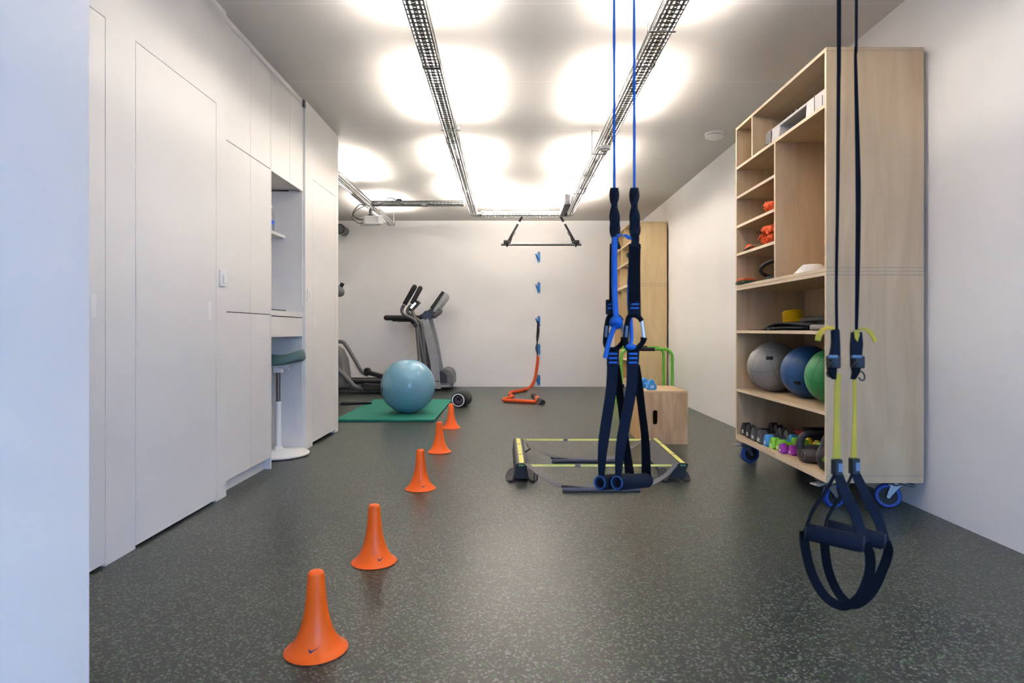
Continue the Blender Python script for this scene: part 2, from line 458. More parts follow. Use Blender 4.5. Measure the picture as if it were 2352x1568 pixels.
# water bottle
t = thing('water_bottle', 'clear plastic water bottle with blue label on the niche shelf', 'bottle', (-1.935, 5.05, 1.779))
b = MB(); pr = [(0, 0), (.030, .001), (.033, .008)]
for k in range(9): pr.append((.0335 if k % 2 else .0305, .02 + k * .013))
pr += [(.033, .135), (.030, .155), (.016, .185), (.0125, .19), (.0125, .198)]
b.lathe(pr, (-1.935, 5.05, 1.779)).build('body', GLASS, t)
MB().lathe([(.0342, 0), (.0342, .030)], (-1.935, 5.05, 1.779 + .062)).build('label', mat('blue bottle label', (.03, .10, .5), .4), t)
MB().lathe([(.014, 0), (.014, .016)], (-1.935, 5.05, 1.779 + .199)).build('cap', PLASTIC_W, t)
# saddle stool
sx, sy = -1.862, 5.03
t = thing('saddle_stool', 'teal saddle stool on a white disc base in the desk niche', 'stool', (sx, sy, 0))
MB().lathe([(0, .006), (.20, .0), (.236, .008), (.238, .018), (.225, .028), (.06, .046), (.036, .060), (.028, .075), (.0, .075)], (sx, sy, 0), seg=48).build('base', PLASTIC_W, t)
MB().tube([(sx, sy, .06), (sx, sy, .43)], .0225, 20).build('column', PLASTIC_W, t)
MB().tube([(sx, sy, .42), (sx, sy, .70)], .0165, 20).build('gas_lift', BROWN, t)
b = MB(); b.box(sx - .075, sx + .075, sy - .035, sy + .035, .700, .716); b.box(sx - .03, sx + .03, sy - .03, sy + .03, .66, .702)
b.tube([(sx + .02, sy - .05, .705), (sx + .12, sy - .09, .69)], .006, 8)
b.build('tilt_mechanism', PLASTIC_W, t, bevel=.003)
b = MB(); rings = []
nu, nv = 28, 12
for i in range(nu):                                        # lofted saddle: raised cantle and pommel, dipped middle
    u = -1 + 2 * i / (nu - 1); x = sx + .012 + u * .195
    half = .17 * math.sqrt(max(0.0, 1 - abs(u) ** 3.2)) + .004
    top = .800 + .058 * abs(u) ** 1.8 * (1 if u > 0 else .45) - (.030 if u > .93 else 0) * (u - .93) / .07
    low = .722 + .020 * abs(u) ** 2 + .012 * u; ring = []
    for k in range(24):
        a = 2 * math.pi * k / 24; cy, sz = math.cos(a), math.sin(a)
        y = sy + half * math.copysign(abs(cy) ** .75, cy)
        mid = (top + low) / 2; hh = (top - low) / 2 * (1 - .0 * abs(cy)) * (1 if abs(u) < .85 else math.sqrt(max(.03, 1 - ((abs(u) - .85) / .16) ** 2)))
        droop = -.030 * (abs(cy) ** 2) * (1 if sz > 0 else .4)
        ring.append((x, y, mid + hh * math.copysign(abs(sz) ** .8, sz) + droop))
    rings.append(ring)
b.loft(rings).build('seat', TEAL, t, sharp=75)

# small bracket under the ceiling where the niche meets the end partition
o = bx(XC, XC + .016, 5.225, 5.262, 2.845, 2.905).build('ceiling_bracket', STEEL_D, bevel=.002)
tag(o, 'tiny metal bracket at the ceiling above the niche end', 'bracket')
# round dark vent pipe on the back wall
t = thing('vent_pipe', 'short round dark vent pipe sticking out of the back wall', 'vent', (-2.94, YB, 2.64))
MB().tube([(-2.94, YB - .001, 2.72), (-2.94, YB - .30, 2.72)], .082, 28).build('pipe', GREY, t)
MB().torus((-2.94, YB - .30, 2.72), .078, .010, (0, 1, 0), 32, 8).build('rim', CHAR, t)

# ------------------------------------------------------------------ cable trays and lamps
ZT = 2.68
TW, TH, PER = .109, .055, .0475
UB = [-.0545, -.047, -.040, -.024, -.013, -.006, .006, .013, .024, .040, .047, .0545]
VB = [0, .012, .020, .031, PER]
HOLES = {(1, 0), (1, 1), (1, 2), (9, 0), (9, 1), (9, 2), (3, 0), (3, 1), (3, 2), (7, 0), (7, 1), (7, 2), (5, 1)}
def tray(A, B, label, couplers=(), hangers=()):
    A, B = Vector(A), Vector(B); V = (B - A).normalized(); U = Vector((V.y, -V.x, 0)); Z = Vector((0, 0, 1))
    n = max(1, int(round((B - A).length / PER)))
    t = thing('cable_tray', label, 'cable tray', (A + B) / 2, 'perforated cable trays under the ceiling')
    MB().perf(A, U, V, UB, VB, HOLES, n, PER).build('tray_bottom', STEEL, t, solid=.0014)
    for sgn in (-1, 1):
        m = MB()
        m.perf(A + U * sgn * TW / 2, Z, V, [0, .020, .028, TH], [0, .026, PER], {(1, 0)}, n, PER)
        e0 = A + U * sgn * (TW / 2) + Z * TH
        m.tube([e0, e0 + V * (n * PER)], .0032, 6)
        m.build('side_rail', STEEL, t, solid=.0014)
    for s_ in couplers:                                    # strip across the joint of two lengths
        c = A + V * s_; m = MB()
        m.prism([c - U * .058 - V * .012 - Z * .004, c + U * .058 - V * .012 - Z * .004, c + U * .058 + V * .012 - Z * .004, c - U * .058 + V * .012 - Z * .004], Z * .0025)
        for sg in (-1, 1):
            m.prism([c + U * sg * .057 - V * .03 - Z * .004, c + U * sg * .057 + V * .03 - Z * .004, c + U * sg * .057 + V * .03 + Z * .045, c + U * sg * .057 - V * .03 + Z * .045], U * sg * .002)
        m.build('joint_clip', ZINC, t)
    for s_, sg in hangers:                                 # threaded rod to the ceiling with a cross bracket
        c = A + V * s_; m = MB(); k = c + U * sg * .085
        m.tube([k - Z * .012, Vector((k.x, k.y, CEIL))], .004, 8)
        m.prism([c - U * .07 - V * .01 - Z * .007, c + U * .07 - V * .01 - Z * .007, c + U * .07 + V * .01 - Z * .007, c - U * .07 + V * .01 - Z * .007], Z * .003)
        m.prism([c + U * sg * .07 - V * .006 - Z * .007, c + U * sg * .09 - V * .006 - Z * .007, c + U * sg * .09 + V * .006 - Z * .007, c + U * sg * .07 + V * .006 - Z * .007], Z * .003)
        m.tube([Vector((k.x, k.y, CEIL - .012)), Vector((k.x, k.y, CEIL - .012)) - U * sg * .06], .004, 8)
        m.build('hanger_rod', ZINC, t)
    return t
def lxt(Y): return -.507 + (Y - 3.218) * (-.058 / 6.04)
YE = 9.26
Y0 = -1.0
tray((lxt(Y0), Y0, ZT), (lxt(YE), YE, ZT), 'long perforated steel cable tray running above the row of cones', [5.05, 6.68, 7.48, 9.55], [(1.6, 1), (3.9, 1), (6.3, 1), (9.0, 1)])
def rxt(Y): return .851 - (Y - 3.218) * (.010 / 6.04)
tray((rxt(Y0), Y0, ZT), (rxt(YE), YE, ZT), 'long perforated steel cable tray crossing behind the blue ropes', [5.03, 7.9, 8.5], [(1.6, -1), (4.55, -1), (7.02, -1), (8.78, -1)])
RB = .06
yc = YE + RB + TW / 2
tray((lxt(YE) + RB + TW / 2, yc, ZT), (rxt(YE) - RB - TW / 2, yc, ZT), 'short cable tray spanning the far ends of the two long ones, with rounded corners', [], [(.18, -1), (1.0, -1)])
cross = bpy.data.objects[[o.name for o in COL.objects if o.name.startswith('cable_tray')][-1]]
for cx_, sg in ((lxt(YE), 1), (rxt(YE), -1)):
    c = Vector((cx_ + sg * (RB + TW / 2), YE, ZT)); m = MB(); K = 14
    inner, outer = [], []
    for k in range(K + 1):
        a = math.pi / 2 * k / K; d = Vector((-sg * math.cos(a), math.sin(a), 0))
        inner.append(c + d * RB); outer.append(c + d * (RB + TW))
    for k in range(K):
        m.quad([inner[k], inner[k + 1], outer[k + 1], outer[k]])
        m.quad([outer[k], outer[k + 1], outer[k + 1] + Vector((0, 0, TH)), outer[k] + Vector((0, 0, TH))])
        m.quad([inner[k], inner[k + 1], inner[k + 1] + Vector((0, 0, TH)), inner[k] + Vector((0, 0, TH))])
    m.tube([p + Vector((0, 0, TH)) for p in outer], .0032, 6)
    m.build('corner_bend', STEEL, cross, solid=.0014)
XL2 = -1.95
tray((XL2, 6.42, ZT), (XL2, 10.2, ZT), 'cable tray at the side above the projector, ending before the back wall', [2.1], [(2.45, 1), (3.55, 1)])
tray((XL2 + .062, 8.56, ZT), (lxt(8.56) - .075, 8.56, ZT), 'cable tray joining the projector tray to the tray above the cones', [.7], [])

def lamp(x, y, ax, label, L_=1.2, dz=.043):
    t = thing('lamp_tube', label, 'lamp', (x, y, ZT + .003), 'lamp tubes lying in the cable trays')
    V = Vector((0, 1, 0)) if ax == 'y' else Vector((1, 0, 0)); c = Vector((x, y, ZT + dz))
    MB().tube([c - V * (L_ / 2 - .03), c + V * (L_ / 2 - .03)], .010, 12).build('tube', TUBE_M, t)
    h_ = MB(); W_ = Vector((V.y, V.x, 0)) * .016; e0, e1 = c - V * (L_ / 2 - .03), c + V * (L_ / 2 - .03); dn = Vector((0, 0, -.020))
    h_.prism([e0 - W_ + dn, e0 + W_ + dn, e1 + W_ + dn, e1 - W_ + dn], (0, 0, .005)); h_.build('batten', PLASTIC_W, t)  # strip added under the tube to keep its glare out of the slots
    for sg in (-1, 1):
        e = c + V * sg * (L_ / 2 - .015); m = MB()
        if ax == 'y': m.box(e.x - .016, e.x + .016, e.y - .015, e.y + .015, ZT + .002, ZT + dz + .015)
        else: m.box(e.x - .015, e.x + .015, e.y - .016, e.y + .016, ZT + .002, ZT + dz + .015)
        m.build('end_socket', PLASTIC_W, t, bevel=.003)
LY = [1.35, 3.2, 5.05, 7.0, 8.6]
ORD = ['fifth', 'fourth', 'third', 'second', 'first']
for y, w_ in zip(LY, ORD):
    if y > 2: lamp(lxt(y), y, 'y', 'glowing lamp tube in the tray above the cones, %s one from the far end' % w_)
    lamp(rxt(y), y, 'y', 'glowing lamp tube in the tray behind the blue ropes, %s one from the far end' % w_)
lamp(XL2, 7.35, 'y', 'glowing lamp tube in the projector tray, before the projector')
lamp(XL2, 9.45, 'y', 'glowing lamp tube in the projector tray, beyond the projector')
lamp(.14, yc - .025, 'x', 'front glowing lamp tube of the two in the short cross tray', 1.2, .064)
lamp(.14, yc + .025, 'x', 'rear glowing lamp tube of the two in the short cross tray', 1.2, .064)  # second tube, added to throw more light on the back wall

# smoke detector, round sensor, wall speaker, projector
t = thing('smoke_detector', 'round white smoke detector on the ceiling near the plywood shelving', 'smoke detector', (1.966, 6.13, CEIL - .05))
MB().lathe([(.092, 0), (.094, -.012), (.088, -.022), (.0, -.022)], (1.966, 6.13, CEIL - .001)).build('base', PLASTIC_W, t)
MB().lathe([(.07, -.024), (.088, -.030), (.086, -.044), (.06, -.056), (0, -.058)], (1.966, 6.13, CEIL - .001)).build('dome', PLASTIC_W, t)
MB().lathe([(.074, -.021), (.074, -.031)], (1.966, 6.13, CEIL - .001)).build('vent_slot', CHAR, t)
yy = 5.78
t = thing('motion_sensor', 'white puck sensor fixed under the cable tray behind the blue ropes', 'sensor', (rxt(yy), yy, ZT - .05))
MB().lathe([(.057, -.001), (.058, -.016), (.054, -.030), (.0, -.032)], (rxt(yy), yy, ZT - .003)).build('housing', PLASTIC_W, t)
MB().lathe([(.03, -.030), (.026, -.042), (.0, -.046)], (rxt(yy), yy, ZT - .003)).build('lens', mat('frosted lens', (.6, .6, .58), .4), t)

# long box speaker clamped along the end of the right tray
t = thing('loudspeaker', 'long dark grey box with white rimmed face fixed along the far tray end', 'speaker', (.722, 8.6, 2.62))
bx(.680, .765, 8.2, 9.0, 2.62, 2.77).build('case', CHAR, t, bevel=.010)
MB().tube([(.688, 8.198, 2.629), (.757, 8.198, 2.629), (.757, 8.198, 2.761), (.688, 8.198, 2.761)], .0065, 8, closed=True).build('face_rim', PLASTIC_W, t)
bx(.692, .753, 8.196, 8.201, 2.634, 2.756).build('grille', mat('grey grille', (.13, .13, .15), .4), t)
bx(.6785, .681, 8.25, 8.97, 2.645, 2.672).build('side_stripe', GREY_L, t)
bx(.74, .775, 8.86, 8.90, 2.60, 2.64).build('clamp', BLACK, t, bevel=.004)

# projector
pc = P(853, 507, 8.75)
t = thing('projector', 'white ceiling projector hanging on a pole from the tray junction', 'projector', (pc.x, pc.y, pc.z - .07))
Mp = Matrix.Translation(pc) @ Matrix.Rotation(R(32), 4, 'Z') @ Matrix.Rotation(R(-5), 4, 'Y')
bx(-.135, .135, -.11, .11, -.058, .058, M=Mp).build('body', PLASTIC_W, t, bevel=.012)
m = MB()
for k in range(15):
    x = -.12 + k * .0125; m.box(x, x + .006, -.1115, -.109, -.045, .045, M=Mp)
m.build('vent_grille', GREY_L, t)
m = MB(); m.lathe([(.034, 0), (.034, .022), (.026, .022), (.024, .01), (0, .01)], Mp @ Vector((.133, -.03, 0)), (Mp.to_3x3() @ Vector((1, 0, 0)))).build('lens', BLACK_G, t)
m = MB(); m.box(.06, .09, -.06, -.04, -.0595, -.057, M=Mp); m.build('foot_pad', CHAR, t)
MB().lathe([(.042, 0), (.042, .02), (.03, .028)], pc + Vector((-.01, 0, .058))).build('mount_plate', CHAR, t)
MB().tube([pc + Vector((-.01, 0, .08)), (pc.x - .01, pc.y, ZT - .002)], .022, 16).build('pole', STEEL, t)
m = MB()
m.tube([Mp @ Vector((-.13, -.05, .01)), Mp @ Vector((-.21, -.05, .02)), pc + Vector((-.25, -.03, .10)), pc + Vector((-.16, -.02, .22)), (pc.x - .09, pc.y, ZT + .03)], .006, 8, 6)
m.tube([Mp @ Vector((-.13, -.03, -.03)), Mp @ Vector((-.20, -.05, -.04)), pc + Vector((-.26, -.02, .03)), pc + Vector((-.22, -.02, .13)), (pc.x - .10, pc.y, ZT + .03)], .005, 8, 6)
m.build('cable', BLACK, t)
b = MB(); b.tube([P(886, 461, 8.52), P(893, 454.5, 8.54), P(903, 456, 8.56), P(912, 461, 8.56)], .006, 8, 5)
b.box(-1.56, -1.50, 8.52, 8.60, ZT + .058, ZT + .085)
o = b.build('power_cable', BLACK); tag(o, 'black cable looped over the tray beside the projector', 'cable')
# ------------------------------------------------------------------ rolling plywood shelving units
SX0, SX1 = 1.719, 2.252
E = {'-x': 1}
J_ = mat('board joint line', (.30, .25, .20), .7, var=0)
def caster(par, x, y, rz, brake=True):
    M = Matrix.Translation((x, y, 0)) @ Matrix.Rotation(R(rz), 4, 'Z')
    r3 = M.to_3x3(); ax = r3 @ Vector((0, 1, 0)); c = M @ Vector((.035, 0, .068))
    m = MB()
    m.box(-.05, .05, -.042, .042, .150, .160, M=M)
    m.lathe([(.03, 0), (.034, -.012), (.03, -.022)], M @ Vector((0, 0, .150)))
    for sg in (-1, 1):
        m.prism([M @ Vector(p) for p in ((-.028, sg * .024, .134), (.024, sg * .024, .134), (.046, sg * .024, .066), (.036, sg * .024, .056), (.024, sg * .024, .066))], ax * sg * .004)
    m.prism([M @ Vector(p) for p in ((-.032, -.028, .129), (.036, -.028, .129), (.036, .028, .129), (-.032, .028, .129))], (0, 0, .006))
    f = m.build('caster', ZINC, par, bevel=.001)
    w = MB(); w.lathe([(.048, -.018), (.062, -.0185), (.068, -.010), (.0685, 0), (.068, .010), (.062, .0185), (.048, .018)], c, ax, 40, hollow=True); w.build('wheel', BLUE_W, f)
    w = MB(); w.lathe([(0, -.012), (.0485, -.014), (.0485, .014), (0, .012)], c, ax, 32)
    w.lathe([(.016, -.02), (.016, .02)], c, ax, 20); w.build('wheel_core', BLACK, f)
    w = MB(); w.lathe([(.011, -.033), (.011, .033)], c, ax, 6); w.build('axle_bolt', ZINC, f)
    if brake:
        w = MB(); w.prism([M @ Vector(p) for p in ((-.02, -.026, .146), (-.075, -.028, .128), (-.098, -.024, .134), (-.094, -.022, .141), (-.07, -.024, .142), (-.02, -.024, .152))], ax * .05)
        w.build('brake_pedal', ZINC, f, bevel=.002)
def shelving(label, Y0, Y1, zs, top, upper, lower, casters, faceV, faceH, lowdiv=()):
    t = thing('shelving_unit', label, 'shelving', ((SX0 + SX1) / 2, (Y0 + Y1) / 2, 0))
    T = .020
    zb = .162
    for z0, z1 in ((zb, zs - .002), (zs, top)):            # two stacked boxes
        for a in (Y0, Y1 - T):
            bx(SX0, SX1, a, a + T, z0, z1, fm=E).build('side_panel', [faceV, PLY_E], t)
        bx(SX1 - .013, SX1 - .001, Y0 + T, Y1 - T, z0, z1).build('back_panel', faceV, t)
    bx(SX0, SX1 - .013, Y0 + T, Y1 - T, top - T, top, fm=E).build('top_panel', [faceH, PLY_E], t)
    bx(SX0, SX1 - .013, Y0 + T, Y1 - T, zs, zs + T, fm=E).build('bottom_panel', [faceH, PLY_E], t)
    bx(SX0, SX1 - .013, Y0 + T, Y1 - T, zs - .002 - T, zs - .002, fm=E).build('top_panel', [faceH, PLY_E], t)
    bx(SX0, SX1 - .013, Y0 + T, Y1 - T, zb, zb + .038, fm=E).build('bottom_panel', [faceH, PLY_E], t)
    for kind, a, b, z0, z1 in upper + lower:
        if kind == 's': bx(SX0 + .001, SX1 - .013, a, b, z0 - T / 2, z0 + T / 2, fm=E).build('shelf', [faceH, PLY_E], t)
        else: bx(SX0 + .001, SX1 - .013, a - T / 2, a + T / 2, z0, z1, fm=E).build('divider', [faceV, PLY_E], t)
    for z0, z1 in ((zs - .022, zs - .018), (zs - .002, zs + .0005), (zs + T - .002, zs + T + .001), (top - T - .001, top - T + .001), (zb + .036, zb + .039)):
        bx(SX0, SX1, Y0 - .0004, Y0 + .001, z0, z1).build('board_joint', J_, t)
    for c in casters: caster(t, *c)
    return t
NA, NB = 3.452, 4.85
DV, DT_ = 4.133, 4.524
shelving('tall birch plywood shelving unit on blue casters, standing nearest, full of exercise gear', NA, NB, 1.320, 2.545,
         [('s', NA + .02, NB - .02, 2.232, 0), ('d', DT_, 0, 2.242, 2.525), ('d', DV, 0, 1.340, 2.222),
          ('s', DV + .01, NB - .02, 2.008, 0), ('s', DV + .01, NB - .02, 1.785, 0), ('s', DV + .01, NB - .02, 1.572, 0)],
         [('s', NA + .02, NB - .02, .985, 0), ('s', NA + .02, NB - .02, .540, 0)],
         [(1.775, 3.545, 12), (2.150, 3.545, 158), (1.755, 4.745, 6), (2.16, 4.745, 20)], PLY_V, PLY_H)
FA, FB = 9.18, 10.58
shelving('golden plywood shelving unit standing at the back behind the green bars', FA, FB, 1.655, 2.57,
         [('s', FA + .02, FB - .02, 2.275, 0), ('d', 9.72, 0, 2.285, 2.55), ('s', FA + .02, FB - .02, 1.995, 0), ('d', 9.95, 0, 2.005, 2.265), ('d', 10.05, 0, 1.675, 1.985)],
         [('d', 9.87, 0, .56, 1.633), ('s', FA + .02, FB - .02, .55, 0)],
         [(1.76, 9.28, 12), (2.16, 9.28, 158), (1.76, 10.47, 6), (2.16, 10.47, 20)], PLY_Y, PLY_Y)
# the two screw holes and thin edge rows on the near panel are part of the veneer: dark knots
b = MB()
for (y, z) in ((3.52, .2003), (3.60, .2003)): b.lathe([(.006, 0), (.006, .0004)], (1.765, y, z))

# large format printer on the top shelf of the near unit
zt = 2.242
t = thing('large_printer', 'grey and white wide printer with black paper slot lying on the top shelf', 'printer', (2.0, 4.0, zt))
b = MB(); prof = [(1.79, zt), (2.16, zt), (2.16, zt + .15), (2.12, zt + .162), (1.84, zt + .160), (1.80, zt + .148)]
b.prism([(x, 3.86, z) for x, z in prof], (0, -.36, 0)); b.prism([(x, 4.245, z) for x, z in prof], (0, .205, 0))
b.prism([(x, 3.86, z) for x, z in [(1.80, zt + .130), (2.16, zt + .130), (2.16, zt + .15), (2.12, zt + .162), (1.84, zt + .160), (1.80, zt + .148)]], (0, .385, 0))
b.prism([(x, 3.86, z) for x, z in [(1.97, zt), (2.16, zt), (2.16, zt + .131), (1.97, zt + .131)]], (0, .385, 0))
b.build('body', mat('off white printer shell', (.52, .51, .52), .4), t, bevel=.006)
b = MB(); b.prism([(1.795, 3.862, zt + .002), (1.95, 3.862, zt + .02), (1.95, 3.862, zt + .03), (1.795, 3.862, zt + .008)], (0, .38, 0)); b.build('paper_tray', CHAR, t)
b = MB(); b.prism([(1.95, 3.862, zt + .004), (1.969, 3.862, zt + .004), (1.969, 3.862, zt + .129), (1.95, 3.862, zt + .129)], (0, .38, 0))
b.tube([(1.87, 3.87, zt + .05), (1.87, 4.235, zt + .05)], .008, 10); b.build('roller_slot', BLACK_G, t)
b = MB(); b.box(1.787, 1.792, 4.36, 4.449, zt + .004, zt + .135); b.box(1.787, 1.792, 4.40, 4.449, zt + .002, zt + .06); b.build('end_cover', GREY, t, bevel=.002)
b = MB()
for y0, y1, z0, z1 in ((3.735, 3.738, .04, .15), (3.64, 3.735, .04, .043), (3.64, 3.643, .0, .11)): b.box(1.7885, 1.792, y0, y1, zt + z0, zt + z1)
b.build('panel_seam', GREY, t)
b = MB()
for k in range(7): b.box(1.815 + .003 * (k % 3), 1.83, 4.02 + k * .022, 4.036 + k * .022, zt + .158, zt + .168 + .004 * (k % 2))
o = b.build('cable_clip', BLACK); tag(o, 'row of black cable clips lying on top of the wide printer', 'clips')

# orange gear in the small compartments
random.seed(4)
def bundle(name, label, cat, box, r, turns, m, extra=None, group=None):
    x0, x1, y0, y1, z0, z1 = box; pts = []
    for i in range(turns):                                  # a folded rope: strokes back and forth, layer over layer
        f = i / (turns - 1); zz = z0 + r + (z1 - z0 - 2 * r) * f
        sh = (1 - .55 * f)
        for sgn in ((-1, 1) if i % 2 == 0 else (1, -1)):
            pts.append((x0 + r + (x1 - x0 - 2 * r) * (.5 + .5 * sgn * random.uniform(.7, 1)), (y0 + y1) / 2 + (random.uniform(-.5, .5)) * (y1 - y0 - 2 * r) * sh, zz + random.uniform(-.2, .2) * r))
    n = len(pts); sm = 10
    t = thing(name, label, cat, ((x0 + x1) / 2, (y0 + y1) / 2, z0), group)
    rr = [r * (1.12 if k % 2 else .82) for k in range((n - 1) * sm + 1)]
    MB().tube(pts, rr, 10, sm).build('sleeve', m, t)
    if extra: extra(t)
    return t
def ex1(t):
    MB().ribbon([(1.86, 4.17, 1.83), (1.80, 4.165, 1.90), (1.76, 4.175, 1.93), (1.79, 4.19, 1.86)], .045, .004, (1, 0, 0)).build('end_strap', GREY_CLOTH, t)
bundle('resistance_band', 'orange ruffled resistance band folded on the third small shelf', 'resistance band', (1.745, 1.98, 4.17, 4.48, 1.796, 1.885), .022, 8, ORANGE_F, ex1)
def ex2(t):
    MB().ribbon([(1.80, 4.56, 1.68), (1.755, 4.50, 1.70), (1.75, 4.42, 1.71), (1.80, 4.36, 1.72)], .03, .004, (0, -.3, 1)).build('end_strap', GREY_CLOTH, t)
    MB().ribbon([(1.76, 4.45, 1.60), (1.73, 4.54, 1.605), (1.725, 4.66, 1.588), (1.74, 4.72, 1.586), (1.75, 4.62, 1.60)], .022, .004, (0, -.2, 1)).build('end_strap', GREY_CLOTH, t)
    MB().tube([(1.75, 4.60, 1.602), (1.75, 4.66, 1.612), (1.75, 4.70, 1.604)], [.016, .021, .017], 10, 5).build('end_handle', ORANGE_F, t)
bundle('resistance_band', 'big tangled pile of orange ruffled bands with loose grey strap loops', 'resistance band', (1.74, 2.0, 4.16, 4.53, 1.583, 1.735), .024, 14, ORANGE_F, ex2)
zc = 1.3405
b = MB()
for k, (z, mi) in enumerate(((.006, 1), (.016, 1), (.026, 0), (.036, 0))):
    b.mi = mi; b.ribbon([(1.74, 4.80 - .01 * k, zc + z), (1.745, 4.72, zc + z + .004), (1.75, 4.62 + .012 * k, zc + z + .002)], .09, .006, (0, 0, 1))
o = b.build('folded_band', [mat('orange flat band', (.72, .13, .03), .6), mat('dark green flat band', (.03, .07, .04), .6)]); tag(o, 'orange and dark green flat bands folded in the lowest small compartment', 'resistance band')
def ring(c, R0, axis, label, sc=1.0, r=.014):
    t = thing('pilates_ring', label, 'pilates ring', (c[0], c[1], c[2] - .1), 'pilates rings in the small compartment')
    MB().torus(c, R0, r, axis, 56, 12).build('hoop', BLACK, t)
    return t
ring((1.908, 4.385, zc + .088), .17, (0.05, .33, 1), 'black exercise ring propped at a slant in the lowest small compartment')
t = ring((1.935, 4.33, zc + .0145), .17, (0, 0, 1), 'black exercise ring lying flat under the slanted one')
MB().ball((1.935, 4.50, zc + .0145), .0165, 12, (1.6, 1, .85)).build('grip_pad', RED, t)

# white marker cones and orange disc stack in the tall compartment
t = thing('marker_cone', 'white low marker cone standing in the tall open compartment', 'marker cone', (1.835, 3.86, zc))
MB().lathe([(.105, 0), (.104, .004), (.055, .055), (.050, .057), (0, .057)], (1.835, 3.86, zc), seg=40).build('shell', PLASTIC_W, t)
t = thing('disc_stack', 'stack of orange disc cones on a black stand, mostly behind the front panel', 'disc cones', (1.868, 3.57, zc))
MB().tube([(1.868, 3.57, zc), (1.868, 3.57, zc + .30)], .008, 10).build('pole', BLACK, t)
MB().lathe([(.03, .30), (.012, .31), (0, .312)], (1.868, 3.57, zc), seg=20).build('pole_cap', PLASTIC_W, t)
for k in range(7):
    z = zc + .002 + k * .027
    MB().lathe([(.094, 0), (.095, .003), (.045, .030), (.03, .030), (.03, .026), (.043, .026), (.090, 0)], (1.868, 3.57, z), seg=36, hollow=True).build('disc_cone', ORANGE, t)

# things on the shelf below the split: foot pump, strap belts, cases
zs_ = .9955
t = thing('bellows_pump', 'yellow ribbed bellows foot pump on a dark base amid black straps', 'pump', (1.95, 4.36, zs_))
MB().lathe([(.075, 0), (.082, .01), (.08, .045), (.06, .055), (0, .055)], (1.95, 4.36, zs_), seg=36).build('base', mat('dark blue plastic', (.015, .02, .06), .4), t)
pr = [(.066, .055)]
for k in range(6): pr += [(.072, .060 + k * .0115), (.063, .066 + k * .0115)]
pr += [(.066, .128), (.055, .140), (0, .142)]
MB().lathe(pr, (1.95, 4.36, zs_), (-.06, .10, 1), seg=36).build('bellows', YEL_B, t)
def belt(name, label, cat, strokes, w, m, th=.010, extra=None):
    t = thing(name, label, cat, tuple(strokes[0][0][:2]) + (zs_,))
    for i, (st) in enumerate(strokes): MB().ribbon(st, w, th, (0, 0, 1), 8).build('strap', m, t, bevel=.002)
    if extra: extra(t)
    return t
def ex3(t):
    m = MB(); m.torus((1.745, 4.30, zs_ + .018), .015, .0035, (1, .3, .2), 20, 6); m.torus((1.745, 4.22, zs_ + .02), .015, .0035, (1, -.3, .2), 20, 6)
    m.build('d_ring', ZINC, t)
    MB().ribbon([(1.80, 4.24, zs_ + .026), (1.79, 4.10, zs_ + .03), (1.795, 3.95, zs_ + .027), (1.805, 3.78, zs_ + .024)], .045, .006, (1, 0, 0), 6).build('strap', MATS['ribbed black webbing'], t)
belt('waist_belt', 'black padded harness belt with steel rings in front of the yellow pump', 'belt',
     [[(1.78, 4.36, zs_ + .012), (1.76, 4.22, zs_ + .036), (1.755, 4.08, zs_ + .048), (1.76, 3.92, zs_ + .044), (1.80, 3.72, zs_ + .03)],
      [(1.765, 4.30, zs_ + .014), (1.75, 4.14, zs_ + .016), (1.75, 3.96, zs_ + .018), (1.77, 3.78, zs_ + .016)]], .07, mat('ribbed black webbing', (.016, .017, .022), .7, bump=1.0, bscale=160), extra=ex3)
belt('strap_roll', 'thick braided black strap trailing along the shelf to the front panel', 'strap',
     [[(1.845, 4.00, zs_ + .062), (1.84, 3.86, zs_ + .068), (1.86, 3.70, zs_ + .072), (1.88, 3.52, zs_ + .07)], [(1.855, 3.98, zs_ + .02), (1.86, 3.75, zs_ + .035), (1.89, 3.55, zs_ + .035)]], .05,
     mat('braided black cord', (.022, .024, .026), .7, bump=1.0, bscale=120), .022)
o = bx(1.735, 1.86, 4.38, 4.64, zs_, zs_ + .008).build('flat_mat', BLACK, bevel=.002); tag(o, 'thin flat black pad at the far end of the middle shelf', 'pad')
o = bx(1.90, 1.99, 4.48, 4.62, zs_, zs_ + .030).build('black_box', BLACK_G, bevel=.004); tag(o, 'small low black box behind the thin flat pad', 'box')
b = MB(); b.box(2.045, 2.2, 4.14, 4.44, zs_, zs_ + .095); o = b.build('grey_case', CHAR, bevel=.01); tag(o, 'dark grey lidded case behind the yellow bellows pump', 'case')
o = bx(1.735, 1.80, 3.49, 3.69, zs_, zs_ + .034).build('foam_block', mat('grey foam', (.20, .185, .18), .6), bevel=.012); tag(o, 'rounded grey foam block at the front edge beside the panel', 'foam block')

